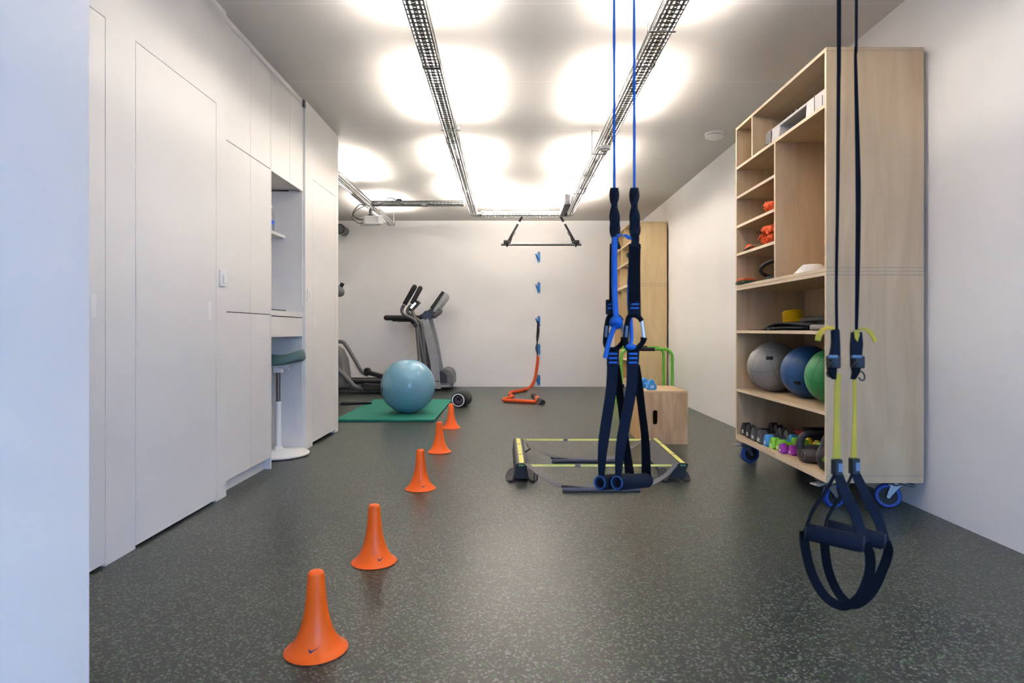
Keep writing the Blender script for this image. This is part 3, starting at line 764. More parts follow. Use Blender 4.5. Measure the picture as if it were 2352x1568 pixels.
# medicine balls
def med_ball(c, r, m, label, patch):
    t = thing('medicine_ball', label, 'medicine ball', (c[0], c[1], c[2] - r), 'medicine balls on the shelf')
    MB().ball(c, r, 48).build('cover', m, t)
    c = Vector(c); mm = MB()
    ax = Vector((-.5, -.35, .8)).normalized()
    for h in (-.25, .45):                                   # stitched seams
        mm.torus(c + ax * r * h, math.sqrt(1 - h * h) * r * 1.0, .0007, ax, 60, 5)
    for k in range(3):
        a = Matrix.Rotation(R(60 * k), 3, ax) @ ax.orthogonal()
        mm.torus(c, r, .0007, a, 60, 5)
    mm.build('seam', CHAR, t)
    if patch:
        d = Vector(patch).normalized(); u = d.cross(Vector((0, 0, 1))).normalized(); v = u.cross(d); mm = MB(); g = []
        for i in range(4):
            g.append([mm.bm.verts.new(c + (d + u * (-.13 + .26 * j / 3) + v * (-.07 + .14 * i / 3)).normalized() * (r + .0012)) for j in range(4)])
        for i in range(3):
            for j in range(3): mm.face([g[i][j], g[i][j + 1], g[i + 1][j + 1], g[i + 1][j]])
        mm.build('logo_patch', BLACK, t, solid=.001)
    return t
zb_ = .5505
med_ball((1.905, 4.605, zb_ + .180), .180, BALL_G, 'grey medicine ball at the far end of the shelf row', (-.55, -.92, .45))
med_ball((1.950, 4.155, zb_ + .172), .172, BALL_N, 'deep blue medicine ball between the grey and green ones', (-.85, -.75, -.45))
med_ball((1.925, 3.755, zb_ + .171), .171, BALL_GR, 'green medicine ball half hidden behind the side panel', None)

# dumbbells: axis along local X, near head at -X carries the number
def head_ring(x, w, h, z0, k=1.0):
    pts = [(-w * .34, 0), (w * .34, 0), (w * .5, h * .16), (w * .47, h * .28), (w * .19, h * .90), (w * .10, h), (-w * .10, h), (-w * .19, h * .90), (-w * .47, h * .28), (-w * .5, h * .16)]
    return [Vector((x, y * k, z0 + h * .42 + (z - h * .42) * k)) for y, z in pts]
def dumbbell(label, m, L_, w, h, num, handle_r=.015, ink=INK_W, group=None, head=.055):
    t = thing('dumbbell', label, 'dumbbell', (0, 0, 0), group)
    hz = h * .42
    for sg in (-1, 1):
        mm = MB(); x0 = sg * (L_ / 2 - head); x1 = sg * L_ / 2
        mm.loft([head_ring(x0 - sg * .004, w, h, 0, .80), head_ring(x0 + sg * .004, w, h, 0), head_ring(x1 - sg * .005, w, h, 0), head_ring(x1, w, h, 0, .88)])
        if num:
            ux = Vector((0, -sg * -1, 0)) if False else Vector((0, sg, 0))
            Mx = Matrix(((0, 0, sg, x1 + sg * .0004), (sg, 0, 0, 0), (0, 1, 0, h * .30), (0, 0, 0, 1)))
            mm.text(num, h * .40, Mx, 1)
        mm.build('head', [m, ink], t)
    MB().tube([(-L_ / 2 + head - .002, 0, hz), (L_ / 2 - head + .002, 0, hz)], handle_r, 16).build('handle', m, t)
    return t
DB_B = mat('black dumbbell vinyl', (.022, .022, .024), .5); DB_G = mat('dark grey dumbbell vinyl', (.075, .075, .08), .5)
zf = .2005
def put(o, x, y, rz=0): o.location = (x, y, zf); o.rotation_euler = (0, 0, R(rz)); return o
d5 = put(dumbbell('black dumbbell marked 05, farthest in the shelf row', DB_B, .26, .105, .098, '05', group='dumbbells on the bottom shelf'), 1.745 + .13, 4.775, 0)
dup(d5, (1.735 + .13, 4.655, zf), 0, 'black dumbbell marked 05, second in the shelf row before the grey pair')
d4 = put(dumbbell('dark grey dumbbell marked 04, right after the black pair', DB_G, .245, .10, .094, '04', group='dumbbells on the bottom shelf'), 1.73 + .122, 4.54, 0)
dup(d4, (1.728 + .122, 4.425, zf), 0, 'dark grey dumbbell marked 04 standing next to the blue dumbbell')
put(dumbbell('bright blue dumbbell lying between the grey and lime ones on the shelf', BLUE_D, .225, .085, .082, '03', group='dumbbells on the bottom shelf'), 1.735 + .112, 4.328, 0)
g2 = put(dumbbell('lime green dumbbell touching the blue one on the shelf', LIME, .20, .078, .074, '02', group='dumbbells on the bottom shelf'), 1.742 + .10, 4.246, 0)
dup(g2, (1.752 + .10, 4.167, zf), 0, 'lime green dumbbell nearest the purple pair on the shelf')
p1 = put(dumbbell('purple dumbbell marked 01 farther from the kettlebell', PURP, .14, .062, .062, '01', .012, group='dumbbells on the bottom shelf', head=.038), 1.738 + .07, 4.094, 0)
dup(p1, (1.772 + .07, 4.029, zf), 0, 'purple dumbbell marked 01 right beside the big kettlebell')
put(dumbbell('yellow dumbbell seen through the big kettlebell handle', YEL_B, .19, .075, .08, '', group='dumbbells on the bottom shelf'), 1.985, 4.165, 90)
put(dumbbell('second lime dumbbell standing behind the two kettlebells', LIME, .19, .075, .08, '', group='dumbbells on the bottom shelf'), 1.968, 3.965, 90)

def kettle(label, c, r, rz, m, handle, emblem):
    x, y, z0 = c
    t = thing('kettlebell', label, 'kettlebell', (x, y, z0), 'kettlebells on the bottom shelf')
    bz = rz
    pr = [(0, 0), (r * .62, 0), (r * .86, rz * .22), (r, rz * .8), (r * .97, rz * 1.2), (r * .8, rz * 1.65), (r * .5, rz * 1.92), (0, rz * 2.0)]
    k = len(pr); pts = catmull([(a, 0, b_) for a, b_ in pr], 4)
    MB().lathe([(max(p.x, 0), p.z) for p in pts], (x, y, z0), seg=40).build('bell', m, t)
    hw, hh, hr = handle
    zt_ = z0 + rz * 1.25
    MB().tube([(x - r * .72, y, zt_), (x - hw, y, z0 + rz * 1.9), (x - hw * .92, y, z0 + hh - hr * 2.2), (x - hw * .62, y, z0 + hh - hr), (x, y, z0 + hh - hr * .92), (x + hw * .62, y, z0 + hh - hr), (x + hw * .92, y, z0 + hh - hr * 2.2), (x + hw, y, z0 + rz * 1.9), (x + r * .72, y, zt_)],
              [hr * 1.25, hr * 1.15, hr, hr, hr * .95, hr, hr, hr * 1.15, hr * 1.25], 16, 6).build('handle', m, t)
    if emblem == 'ring':
        d = Vector((-.94, -.34, 0)); c0 = Vector((x, y, z0 + rz)) + d * (r + .001); mm = MB()
        mm.torus(c0, .027, .0016, d, 36, 6); mm.tube([c0 + Vector((0, 0, .012)), c0 - Vector((0, 0, .014))], .0016, 6)
        mm.build('emblem', mat('dull copper ink', (.22, .12, .07), .5), t)
    elif emblem:
        d = Vector((-.86, -.5, 0)).normalized(); u = Vector((.5, -.86, 0)); c0 = Vector((x, y, z0 + rz * .95)) + d * (r * .995 + .001); v = Vector((0, 0, 1)); mm = MB()
        mm.prism([c0 + v * .018, c0 + v * .004 - u * .008, c0 + v * .004 + u * .008], d * .001)
        mm.prism([c0 + v * .001 - u * .011, c0 + v * .001 + u * .011, c0 - v * .010 + u * .013, c0 - v * .010 - u * .013], d * .001)
        mm.prism([c0 - v * .016 - u * .012, c0 - v * .016 + u * .012, c0 - v * .019 + u * .012, c0 - v * .019 - u * .012], d * .001)
        mm.build('emblem', LIME, t)
    return t
KB = mat('matt dark grey vinyl', (.035, .035, .037), .55)
kettle('big dark grey kettlebell with copper ring emblem and wide handle', (1.835, 3.83, zf), .100, .050, KB, (.088, .185, .021), 'ring')
kettle('dark kettlebell with lime emblem, cut off by the side panel', (1.835, 3.585, zf), .098, .080, KB, (.062, .215, .017), 'tri')
# storage tray and adjustable dumbbell behind
t = thing('storage_tray', 'navy plastic storage tray behind the dumbbells on the bottom shelf', 'tray', (2.13, 4.28, zf))
b = MB(); a, c_ = 4.07, 4.50
for x0, x1, y0, y1, z0, z1 in ((2.08, 2.23, a, c_, 0, .008), (2.08, 2.088, a, c_, .008, .10), (2.222, 2.23, a, c_, .008, .10), (2.088, 2.222, a, a + .008, .008, .10), (2.088, 2.222, c_ - .008, c_, .008, .10)): b.box(x0, x1, y0, y1, zf + z0, zf + z1)
b.build('shell', mat('navy plastic', (.012, .016, .045), .35), t)
MB().tube([(2.076, a, zf + .10), (2.234, a, zf + .10), (2.234, c_, zf + .10), (2.076, c_, zf + .10)], .006, 8, closed=True).build('rim', mat('navy plastic', (.012, .016, .045), .35), t)
t = thing('adjustable_dumbbell', 'dumbbell of black and grey plates at the back near the side panel', 'dumbbell', (2.13, 3.62, zf))
for k in range(4): MB().lathe([(.058, 0), (.062, .006), (.062, .016), (.058, .022)], (2.02 + k * .026, 3.645, zf + .062), (1, 0, 0), 28).build('plate', GREY if k % 2 else BLACK, t)
MB().tube([(2.0, 3.645, zf + .062), (2.2, 3.645, zf + .062)], .014, 12).build('bar', ZINC, t)
MB().lathe([(.05, 0), (.055, .006), (.055, .03), (.05, .036)], (2.14, 3.645, zf + .062), (1, 0, 0), 28).build('plate', BLACK, t)
o = MB().tube([(2.08, 3.99, zf + .128), (2.14, 3.875, zf + .128)], .024, 18).build('rolled_towel', mat('off white cloth', (.5, .48, .45), .8)); tag(o, 'small off-white roll lying on the black block near the kettlebells', 'roll')
o = bx(2.05, 2.2, 3.86, 4.02, zf + .083, zf + .104).build('black_block', BLACK, bevel=.006)
o.location.z += .0; tag(o, 'flat black block under the off-white roll', 'block')
o = bx(1.982, 2.04, 4.36, 4.46, zf, zf + .092).build('red_block', RED, bevel=.006); tag(o, 'red block behind the bright blue dumbbell', 'block')

# things in the far unit
def wt_ring(c, label, Rr=.10, r=.03):
    o = MB().torus(c, Rr, r, (.2, -.45, .85), 40, 12, 20, 340).build('ankle_weight', BLACK); tag(o, label, 'ankle weight'); return o
zf2 = 2.0055
wt_ring((1.85, 9.52, zf2 + .095), 'black padded weight ring in the second row of the far shelving')
o = MB().tube([(1.80, 9.46, zf2 + .178), (1.88, 9.44, zf2 + .174), (1.97, 9.48, zf2 + .178)], .028, 12, 5).build('padded_roll', BLACK); tag(o, 'black padded roll lying on the weight ring of the far shelving', 'pad')
o = MB().tube([(1.83, 9.44, zf2 + .228), (1.93, 9.44, zf2 + .228)], .027, 12).build('padded_roll', BLACK); tag(o, 'short black roll on top of the padded roll', 'pad')
o = dumbbell('small black dumbbell on the third row of the far shelving', DB_B, .26, .11, .11, '', .018); o.location = (1.86, 9.44, 1.6755); o.rotation_euler = (0, 0, R(4))
# ------------------------------------------------------------------ plywood jump box
BX0, BX1, BY0, BY1, BH = 1.138, 1.536, 5.513, 6.07, .464
t = thing('plyo_box', 'plywood jump box with a slot handle carrying a blue dumbbell', 'jump box', ((BX0 + BX1) / 2, (BY0 + BY1) / 2, 0))
b = MB(); cxs, czs = P(1505, 958, BY0).x, 1 - (958 - HY) * BY0 / F
hw, hh, TH_ = .021, .062, .018                               # front panel built around a rounded slot
def slot_ray(k, n):
    a = 2 * math.pi * k / n; dx, dz = math.cos(a), math.sin(a)
    return a, dx, dz
inner, outer = [], []
NS = 64
cang = sorted(math.atan2(z - czs, x - cxs) % (2 * math.pi) for x in (BX0, BX1) for z in (0, BH - .018))
angs = sorted(set([2 * math.pi * k / NS for k in range(NS)] + cang))
for a in angs:
    dx, dz = math.cos(a), math.sin(a)
    k = min((BX1 - cxs) / dx if dx > 1e-9 else 1e9, (BX0 - cxs) / dx if dx < -1e-9 else 1e9, (BH - .018 - czs) / dz if dz > 1e-9 else 1e9, -czs / dz if dz < -1e-9 else 1e9)
    outer.append((cxs + dx * k, czs + dz * k))
    lo, hi = 0.0, .2                                         # march to the rounded slot outline
    for _ in range(40):
        m_ = (lo + hi) / 2; qx, qz = max(abs(dx * m_) - (hw - .016), 0), max(abs(dz * m_) - (hh - .016), 0)
        if math.hypot(qx, qz) < .016: lo = m_
        else: hi = m_
    inner.append((cxs + dx * lo, czs + dz * lo))
L0 = [[b.bm.verts.new((x, y, z)) for x, z in ring_] for y in (BY0, BY0 + TH_) for ring_ in (inner, outer)]
n = len(angs)
for i in range(n):
    j = (i + 1) % n
    b.face([L0[0][i], L0[0][j], L0[1][j], L0[1][i]]); b.face([L0[2][i], L0[3][i], L0[3][j], L0[2][j]])
    b.face([L0[0][i], L0[2][i], L0[2][j], L0[0][j]]); b.face([L0[1][i], L0[1][j], L0[3][j], L0[3][i]])
b.build('front_panel', PINE, t)
bx(BX0, BX0 + TH_, BY0 + TH_, BY1 - TH_, 0, BH - .018).build('side_panel', PINE, t)
bx(BX1 - TH_, BX1, BY0 + TH_, BY1 - TH_, 0, BH - .018).build('side_panel', PINE, t)
bx(BX0, BX1, BY1 - TH_, BY1, 0, BH - .018).build('back_panel', PINE, t)
bx(BX0, BX1, BY0, BY1, BH - .018, BH).build('top_panel', PINE_T, t, bevel=.001)
m = MB(); J = mat('box joint line', (.33, .22, .12), .7, var=0)      # finger joint lines cut in the front
m.box(BX1 - .125, BX1 - .004, BY0 - .0006, BY0 + .001, .032, .034); m.box(BX1 - .125, BX1 - .123, BY0 - .0006, BY0 + .001, 0, .033)
m.box(BX0 + .004, BX0 + .03, BY0 - .0006, BY0 + .001, .405, .407)
m.build('finger_joint', J, t)
d = dumbbell('blue dumbbell marked 03 resting on the plywood jump box', BLUE_D, .235, .092, .090, '03')
pf = P(1490, 890, 5.72)
d.location = (1.232, 5.735, BH + .0005); d.rotation_euler = (0, 0, R(98))

# ------------------------------------------------------------------ green parallel bars
def dip_bar(label, Y, x0, x1, z, dy=.30):
    t = thing('parallel_bar', label, 'dip bar', ((x0 + x1) / 2, Y, 0), 'green dip bars')
    r = .019; c = .10; arc = []
    for k in range(7):
        a = R(180 - 15 * k); arc.append((x0 + c + c * math.cos(a), Y, z - r - c + c * math.sin(a)))
    for k in range(7):
        a = R(90 - 15 * k); arc.append((x1 - c + c * math.cos(a), Y, z - r - c + c * math.sin(a)))
    MB().tube([(x0, Y, .03)] + arc + [(x1, Y, .03)], r, 16).build('frame', GREEN_P, t)
    for x in (x0, x1):
        MB().tube([(x, Y - dy / 2 + .08, .021), (x, Y + dy / 2 + .05, .021)], .019, 12).build('foot', GREEN_P, t)
        MB().tube([(x, Y - dy / 2 + .05, .021), (x, Y - dy / 2 + .085, .021)], .021, 12).build('end_cap', GREEN_P, t)
    xm = (x0 + x1) / 2
    MB().tube([(xm - .10, Y, z - r), (xm + .10, Y, z - r)], .024, 16).build('grip', BLACK, t)
    return t
dip_bar('green tube dip bar with black grip, the nearer of the two behind the jump box', 8.10, 1.402, 2.055, .770)
dip_bar('green tube dip bar standing farther back, close to the golden shelving', 8.68, 1.425, 2.085, .775)

# ------------------------------------------------------------------ floor hurdle frame with yellow tapes
t = thing('slide_hurdle', 'low grey training frame with yellow tapes on the floor behind the blue handles', 'training frame', (.58, 4.6, 0))
def side_block(sgn, xa, xb, lean):
    ya, yb = 4.17, 5.14
    def sec(y, x): return [Vector((x - .047 - lean * .055, y, .018)), Vector((x + .047 - lean * .055, y, .018)), Vector((x + .036, y, .110)), Vector((x + .026, y, .118)), Vector((x - .026, y, .118)), Vector((x - .036, y, .110))]
    b = MB(); b.loft([sec(ya, xa), sec(yb, xb)]); blk = b.build('side_block', CHAR, t)
    f = MB()
    for k in range(6):                                       # black end frame lips
        pass
    p = sec(ya - .006, xa); f.prism(p, (0, .008, 0)); f.build('end_plate', BLACK, t)
    m = MB(); m.prism([Vector((xa - .018, ya - .008, .070)) + Vector((0, 0, .030)), Vector((xa + .018, ya - .008, .100)), Vector((xa + .018, ya - .008, .112)), Vector((xa - .018, ya - .008, .112))], (0, .002, 0))
    m.build('green_tab', mat('green tab', (.10, .22, .06), .5), t)
    m = MB(); m.ribbon([(xa + .002, ya + .01, .1195), (xb, yb - .02, .1195)], .031, .0015, (0, 0, 1), 1); m.build('top_tape', YEL_P, t)
    m = MB()
    for q in (.28, .70): 
        yy_ = yb + (ya - yb) * q; xx = xb + (xa - xb) * q; m.box(xx - .019, xx + .019, yy_ - .010, yy_ + .010, .1196, .1208)
    m.build('tape_mark', GREY, t)
    for s2 in (-1, 1):                                       # flared feet at the near end
        o_ = -lean * .055
        f = MB(); f.ribbon([(xa + o_ + s2 * .040, ya + .06, .055), (xa + o_ + s2 * .060, ya + .05, .050), (xa + o_ + s2 * .078, ya + .02, .028), (xa + o_ + s2 * .084, ya - .015, .006)], [.05, .06, .055, .035], .006, (0, -.5, .6), 5)
        f.build('foot_flap', CHAR, t)
        f = MB(); f.tube([(xa + o_ + s2 * .04, ya, .022), (xa + o_ + s2 * .062, ya - .03, .010), (xa + o_ + s2 * .085, ya - .02, .008)], .008, 8, 4); f.build('foot', BLACK, t)
side_block(-1, .062, .050, 0)
side_block(1, 1.128, 1.158, 1)
for Y, xa, xb, z, clip in ((4.19, .095, 1.09, .100, P(1327, 1069, 4.19).x), (5.12, .085, 1.125, .108, P(1299, 1010, 5.12).x)):
    m = MB(); m.ribbon([(xa, Y, z), (xb, Y, z)], .0145, .0015, (0, -1, .25), 1); m.build('cross_tape', YEL_P, t)
    bx(clip - .018, clip + .018, Y - .006, Y + .004, z - .012, z + .010).build('tape_clip', GREY, t, bevel=.002)
for Y, pts, yb, bx0, bx1 in ((4.16, [(1209, 1064), (1228, 1080), (1262, 1103), (1300, 1119), (1340, 1126), (1420, 1127), (1480, 1116), (1525, 1094), (1552, 1066)], 3.90, .325, .79),
                             (5.12, [(1203, 1010), (1222, 1022), (1250, 1039), (1285, 1051), (1330, 1056), (1395, 1051), (1430, 1039), (1478, 1010)], 4.76, .312, .80)):
    pp = []
    for i, (px, py) in enumerate(pts):
        f = math.sin(math.pi * i / (len(pts) - 1)); Yk = Y + (yb - Y) * min(1, f * 1.25)
        q = P(px, py, Yk); pp.append((q.x, q.y, max(q.z, .030)))
    m = MB(); m.ribbon(pp, .028, .003, (0, -.55, .8), 6); m.build('sag_strap', GREY_M, t)
    m = MB(); m.tube([(bx0 - .012, yb + .0, .0155), (bx1, yb, .0155)], .0155, 14); m.build('floor_bar', mat('grey foam sleeve', (.11, .105, .115), .7), t)
    m = MB(); m.prism([(bx0 - .02, yb - .012, .03), (bx0 + .12, yb - .012, .031), (bx0 - .02, yb - .012, .041)], (0, .03, 0)); m.build('bar_end', BLACK, t)
m = MB(); m.tube([P(1208, 1015, 5.1), P(1213, 1027, 5.08), P(1217, 1031, 5.06)], .0025, 6, 4); m.tube([P(1206, 1038, 5.05), P(1219, 1030, 5.05)], .006, 8); m.build('pull_toggle', BLACK, t)
m = MB(); m.tube([(.145, 4.16, .012), (.165, 4.15, .012), (.168, 4.15, .055), (.148, 4.16, .055)], .004, 8, closed=True); m.build('buckle_loop', BLACK, t)

# ------------------------------------------------------------------ cones
def cone_mesh(t):
    pr = [(.0, .004), (.094, 0), (.0975, .003), (.094, .007), (.080, .018), (.064, .038), (.052, .063), (.042, .095), (.035, .130), (.030, .175), (.0262, .225), (.0245, .240), (.020, .2465), (.012, .248), (0, .248)]
    body = pr[3:12]; rr = catmull([(a, 0, b_) for a, b_ in body], 5)
    prof = pr[:3] + [(p.x, p.z) for p in rr] + pr[12:]
    MB().lathe(prof, (0, 0, 0), seg=56).build('shell', ORANGE, t, sharp=60)
    def rad(z):
        for a, b_ in zip(rr, rr[1:]):
            if a.z <= z <= b_.z: return a.x + (b_.x - a.x) * (z - a.z) / max(b_.z - a.z, 1e-6)
        return .09
    sw = [(0, .20, .30), (.04, .09, .32), (.09, .035, .25), (.16, .0, .18), (.26, .03, .17), (.42, .11, .21), (.62, .215, .275), (.82, .32, .345), (1, .415, .42)]
    m = MB(); W_, z0 = .032, .026; lo, hi = [], []
    for u, a, c in sw:
        for lst, v in ((lo, a), (hi, c)):
            z = z0 + v * W_; r = rad(z) + .0006; ang = R(-90) + (u - .5) * W_ / r; lst.append(m.bm.verts.new((r * math.cos(ang), r * math.sin(ang), z)))
    for i in range(len(sw) - 1): m.face([lo[i], lo[i + 1], hi[i + 1], hi[i]])
    m.build('tick_mark', INK_N, t, solid=.0004)
CN = [((728, -.612, 1.973), 12, 'nearest tall orange cone of the slalom row, at the bottom of the picture'),
      ((859, -.594, 2.722), 38, 'second tall orange cone of the slalom row, counted from the nearest'),
      ((966, -.576, 3.972), 30, 'third and middle orange cone of the slalom row'),
      ((1009, -.594, 5.165), 170, 'fourth orange cone of the slalom row, one before the green mat'),
      ((1036, -.620, 6.43), 190, 'farthest orange cone, standing next to the green mat')]
c0 = None
for (px, x, y), rz, lab in CN:
    if c0 is None:
        c0 = thing('marker_cone', lab, 'cone', (0, 0, 0), 'orange slalom cones'); cone_mesh(c0); c0.location = (x, y, 0); c0.rotation_euler = (0, 0, R(rz))
    else: dup(c0, (x, y, 0), R(rz), lab)

# ------------------------------------------------------------------ mat, ball, roller, stick
o = bx(-1.935, -.843, 6.87, 8.88, 0, .024).build('exercise_mat', GREEN_M, bevel=.006); tag(o, 'green foam exercise mat under the light blue ball', 'mat')
t = thing('exercise_ball', 'large light blue exercise ball sitting on the green mat', 'exercise ball', (-1.222, 7.42, .0245))
bc = Vector((-1.222, 7.42, .0245 + .315))
MB().ball(bc, .318, 64, (1, 1, .992)).build('shell', BALL_B, t)
m = MB(); 
for h in (-.55, -.3, .3, .55): m.torus(bc + Vector((.25, -.5, .83)).normalized() * .318 * h, .318 * math.sqrt(1 - h * h) - .0005, .0016, (.25, -.5, .83), 72, 5)
m.build('rib', BALL_B, t)
d = Vector((-.86, -.50, -.10)).normalized(); u = d.cross(Vector((0, 0, 1))).normalized(); v = u.cross(d); m = MB()
for (a, b_, w_, h_) in ((0, .028, .05, .02), (-.01, .0, .03, .035), (.014, -.02, .03, .02)):
    q = [(d + u * (a + sx_ * w_ / 2) / .318 * 1 + v * (b_ + sz_ * h_ / 2) / .318).normalized() * .3187 for sx_, sz_ in ((-1, -1), (1, -1), (1, 1), (-1, 1))]
    m.quad([bc + p for p in q])
m.build('logo', INK_N, t, solid=.0008)
t = thing('foam_roller', 'short black foam roller with pale ring and dark purple core on the floor', 'foam roller', (-.68, 8.25, 0))
ax = Vector((.22, 1, 0)).normalized(); rc = Vector((-.690, 8.09, .098))
MB().lathe([(.078, .004), (.094, .0), (.098, .008), (.098, .30), (.094, .308), (.078, .304)], rc, ax, 40, hollow=True).build('sleeve', BLACK, t)
MB().lathe([(.070, -.004), (.084, -.004), (.084, .012), (.070, .012)], rc, ax, 40, hollow=True).build('ring', PLASTIC_W, t)
MB().lathe([(0, .03), (.069, .03), (.0695, -.002), (.0705, -.002), (.0765, .012), (.0765, .29), (0, .28)], rc, ax, 32).build('core', mat('dark purple plastic', (.045, .012, .035), .4), t)
m = MB(); m.torus(rc + ax * .02, .040, .010, ax, 24, 8, 20, 320); m.tube([rc + ax * .015 + Vector((0, 0, -.05)), rc + ax * .02 + Vector((0, 0, -.01))], .016, 10); m.build('end_handle', GREY, t)
t = thing('massage_stick', 'black handled stick lying across the corner of the green mat', 'stick', (-2.1, 8.1, 0))
a, b_ = Vector((-2.30, 8.15, .045)), Vector((-1.80, 8.10, .060))
MB().tube([a + (a - b_) * .4, a + (b_ - a) * .2], .010, 10).build('rod', ZINC, t)
MB().tube([a + (b_ - a) * .18, a + (b_ - a) * .22, a + (b_ - a) * .9, b_], [.012, .022, .018, .010], 12).build('grip', BLACK, t)

# ------------------------------------------------------------------ treadmill along the back wall
def side(name, pts, Y, depth, m, par, bevel=0.004):
    b = MB(); b.prism([P(px, py, Y) for px, py in pts], (0, depth, 0)); return b.build(name, m, par, bevel=bevel)
TY = 10.36
t = thing('treadmill', 'grey treadmill with tilted tablet console standing along the back wall', 'treadmill', (-1.9, 10.65, 0))
bx(-3.4, -1.20, 10.42, 10.92, .06, .155).build('deck', CHAR, t, bevel=.01)
bx(-3.38, -1.25, 10.48, 10.86, .155, .162).build('belt', BLACK, t)
for a in (10.36, 10.88): bx(-3.42, -1.18, a, a + .075, .135, .175).build('side_rail', CHAR, t, bevel=.01)
bx(-3.42, -1.02, 10.362, 10.41, .055, .105).build('base_rail', GREY_L, t, bevel=.006)
side('motor_hood', [(1010, 850), (1022, 846), (1034, 851), (1040, 862), (1040, 884), (1011, 884)], TY, .62, GREY, t, .012)
side('hood_side_panel', [(1010, 852), (1019, 855), (1027, 862), (1027, 879), (1011, 879)], TY - .004, .006, mat('dark blue grey plastic', (.03, .03, .045), .4), t, .001)
UPL = [(966, 733), (983, 731), (993, 770), (1003, 812), (1009, 850), (1013, 893), (993, 893), (992, 868), (988, 832), (980, 792), (972, 762)]
UPD = [(960, 745), (966, 742), (973, 763), (980.5, 792), (988.5, 832), (992, 868), (993, 893), (984, 893), (976, 830), (967, 785)]
side('upright', UPL, TY, .075, GREY_L, t); side('upright_inner', UPD, TY + .012, .06, CHAR, t)
UPF = [(980, 731), (993, 731), (1003, 768), (1011, 810), (1018, 850), (1021, 884), (1008, 884), (1006, 850), (1000, 812), (990, 770)]
side('upright', UPF, 10.86, .075, GREY_L, t)
m = MB()
for px, py in ((1001, 858), (998, 869), (1007, 868)): m.lathe([(.008, 0), (.006, .004), (0, .005)], P(px, py, TY), (0, -1, 0), 12)
m.build('bolt', ZINC, t)
for Yh in (10.40, 10.90):
    h = MB().tube([P(887, 729.5, 10.4) + Vector((0, Yh - 10.4, 0)), P(966, 730, 10.4) + Vector((0, Yh - 10.4, 0))], .042, 16).build('handrail', BLACK, t)
    h = MB().tube([P(902, 735, 10.4) + Vector((0, Yh - 10.4, 0)), P(962, 735, 10.4) + Vector((0, Yh - 10.4, 0))], .024, 12).build('handrail_support', CHAR, t)
MB().ball(P(887, 729.5, 10.4), .042, 16).build('handrail_end', BLACK, t)
MB().tube([P(981, 724, 10.36), P(981, 724, 10.46)], .078, 24).build('cup_holder', BLACK_G, t)
MB().tube([P(981, 724, 10.82), P(981, 724, 10.92)], .078, 24).build('cup_holder', BLACK_G, t)
side('console_base', [(950, 733), (966, 722), (988, 709), (996, 718), (994, 729), (975, 732)], TY + .03, .50, CHAR, t, .008)
side('console_arm', [(958, 728), (968, 723), (970, 728), (960, 734)], TY, .05, BLACK, t)
side('screen', [(987, 707), (1015, 668), (1021, 671), (993, 712)], TY + .05, .46, BLACK_G, t, .006)
side('screen_shell', [(993.5, 712), (1021.5, 671), (1026, 677), (1025, 684), (1002, 714), (996, 717)], TY + .045, .47, GREY_L, t, .008)
side('display_neck', [(990, 711), (996, 717), (990, 729), (984, 724)], TY + .15, .28, BLACK, t)
MB().tube([P(999, 725, 10.45), P(1011, 717, 10.40), P(1011, 711, 10.42), P(1006, 708, 10.5), P(1006, 708, 10.8), P(1000, 722, 10.88)], .034, 12, 5).build('front_handle', GREY, t)
for Yw in (10.40, 10.86):
    MB().tube([P(1020, 890, 10.4).xyz.to_tuple()[:1] + (Yw, .043), P(1020, 890, 10.4).xyz.to_tuple()[:1] + (Yw + .04, .043)], .042, 20).build('transport_wheel', BLACK, t)
for x in (-3.3, -1.35):
    for Yw in (10.45, 10.87): MB().lathe([(.03, 0), (.03, .03), (.02, .06)], (x, Yw, 0), seg=14).build('foot', BLACK, t)
MB().tube([P(1037, 872, 10.5), P(1041, 880, 10.45), P(1039, 890, 10.5), (-.98, 10.95, .01)], .006, 8, 5).build('power_cord', BLACK, t)

# ------------------------------------------------------------------ elliptical trainer in front of it
EY = 9.82
t = thing('elliptical_trainer', 'dark elliptical trainer with two long handles in front of the treadmill', 'elliptical trainer', (-2.2, 10.0, 0))
b = MB(); b.prism([P(px, py, EY + .02) for px, py in [(690, 890), (690, 830), (706, 806), (735, 792), (762, 793), (778, 804), (788, 826), (793, 858), (796, 890)]], (0, .36, 0)); b.build('flywheel_cover', GREY, t, bevel=.03)
bx(-3.3, -1.30, 9.84, 9.90, .02, .06).build('base_rail', STEEL_D, t, bevel=.008)
bx(-3.3, -1.30, 10.14, 10.20, .02, .06).build('base_rail', STEEL_D, t, bevel=.008)
bx(-2.40, -1.25, 9.86, 10.18, .045, .115).build('track_box', BLACK, t, bevel=.01)
for x in (-3.15, -1.35): bx(x - .04, x + .04, 9.76, 10.28, 0, .05).build('floor_bar', BLACK, t, bevel=.012)
MB().tube([P(735, 822, EY), P(778, 850, EY), P(800, 871, EY), P(816, 888, EY), P(836, 893, EY)], .034, 14, 6).build('pedal_arm', GREY, t)
MB().tube([P(740, 786, EY + .36), P(783, 784.5, EY + .36), P(796, 795, EY + .36), P(814, 824, EY + .36), P(832, 853, EY + .36), P(846, 861, EY + .36)], .030, 14, 6).build('pedal_arm', GREY, t)
def pedal(pts, Y): side('pedal', pts, Y, .14, BLACK, t, .012)
pedal([(828, 884), (834, 880), (848, 882), (892, 882), (892, 895), (838, 896)], EY - .07)
pedal([(835, 849), (838, 845), (846, 846), (849, 852), (890, 863), (893, 872), (868, 867), (836, 859)], EY + .29)
MB().tube([P(880, 888, EY), P(965, 858, EY)], .024, 12).build('link_bar', STEEL_D, t)
MB().tube([P(885, 866, EY + .36), P(978, 846, EY + .36)], .024, 12).build('link_bar', STEEL_D, t)
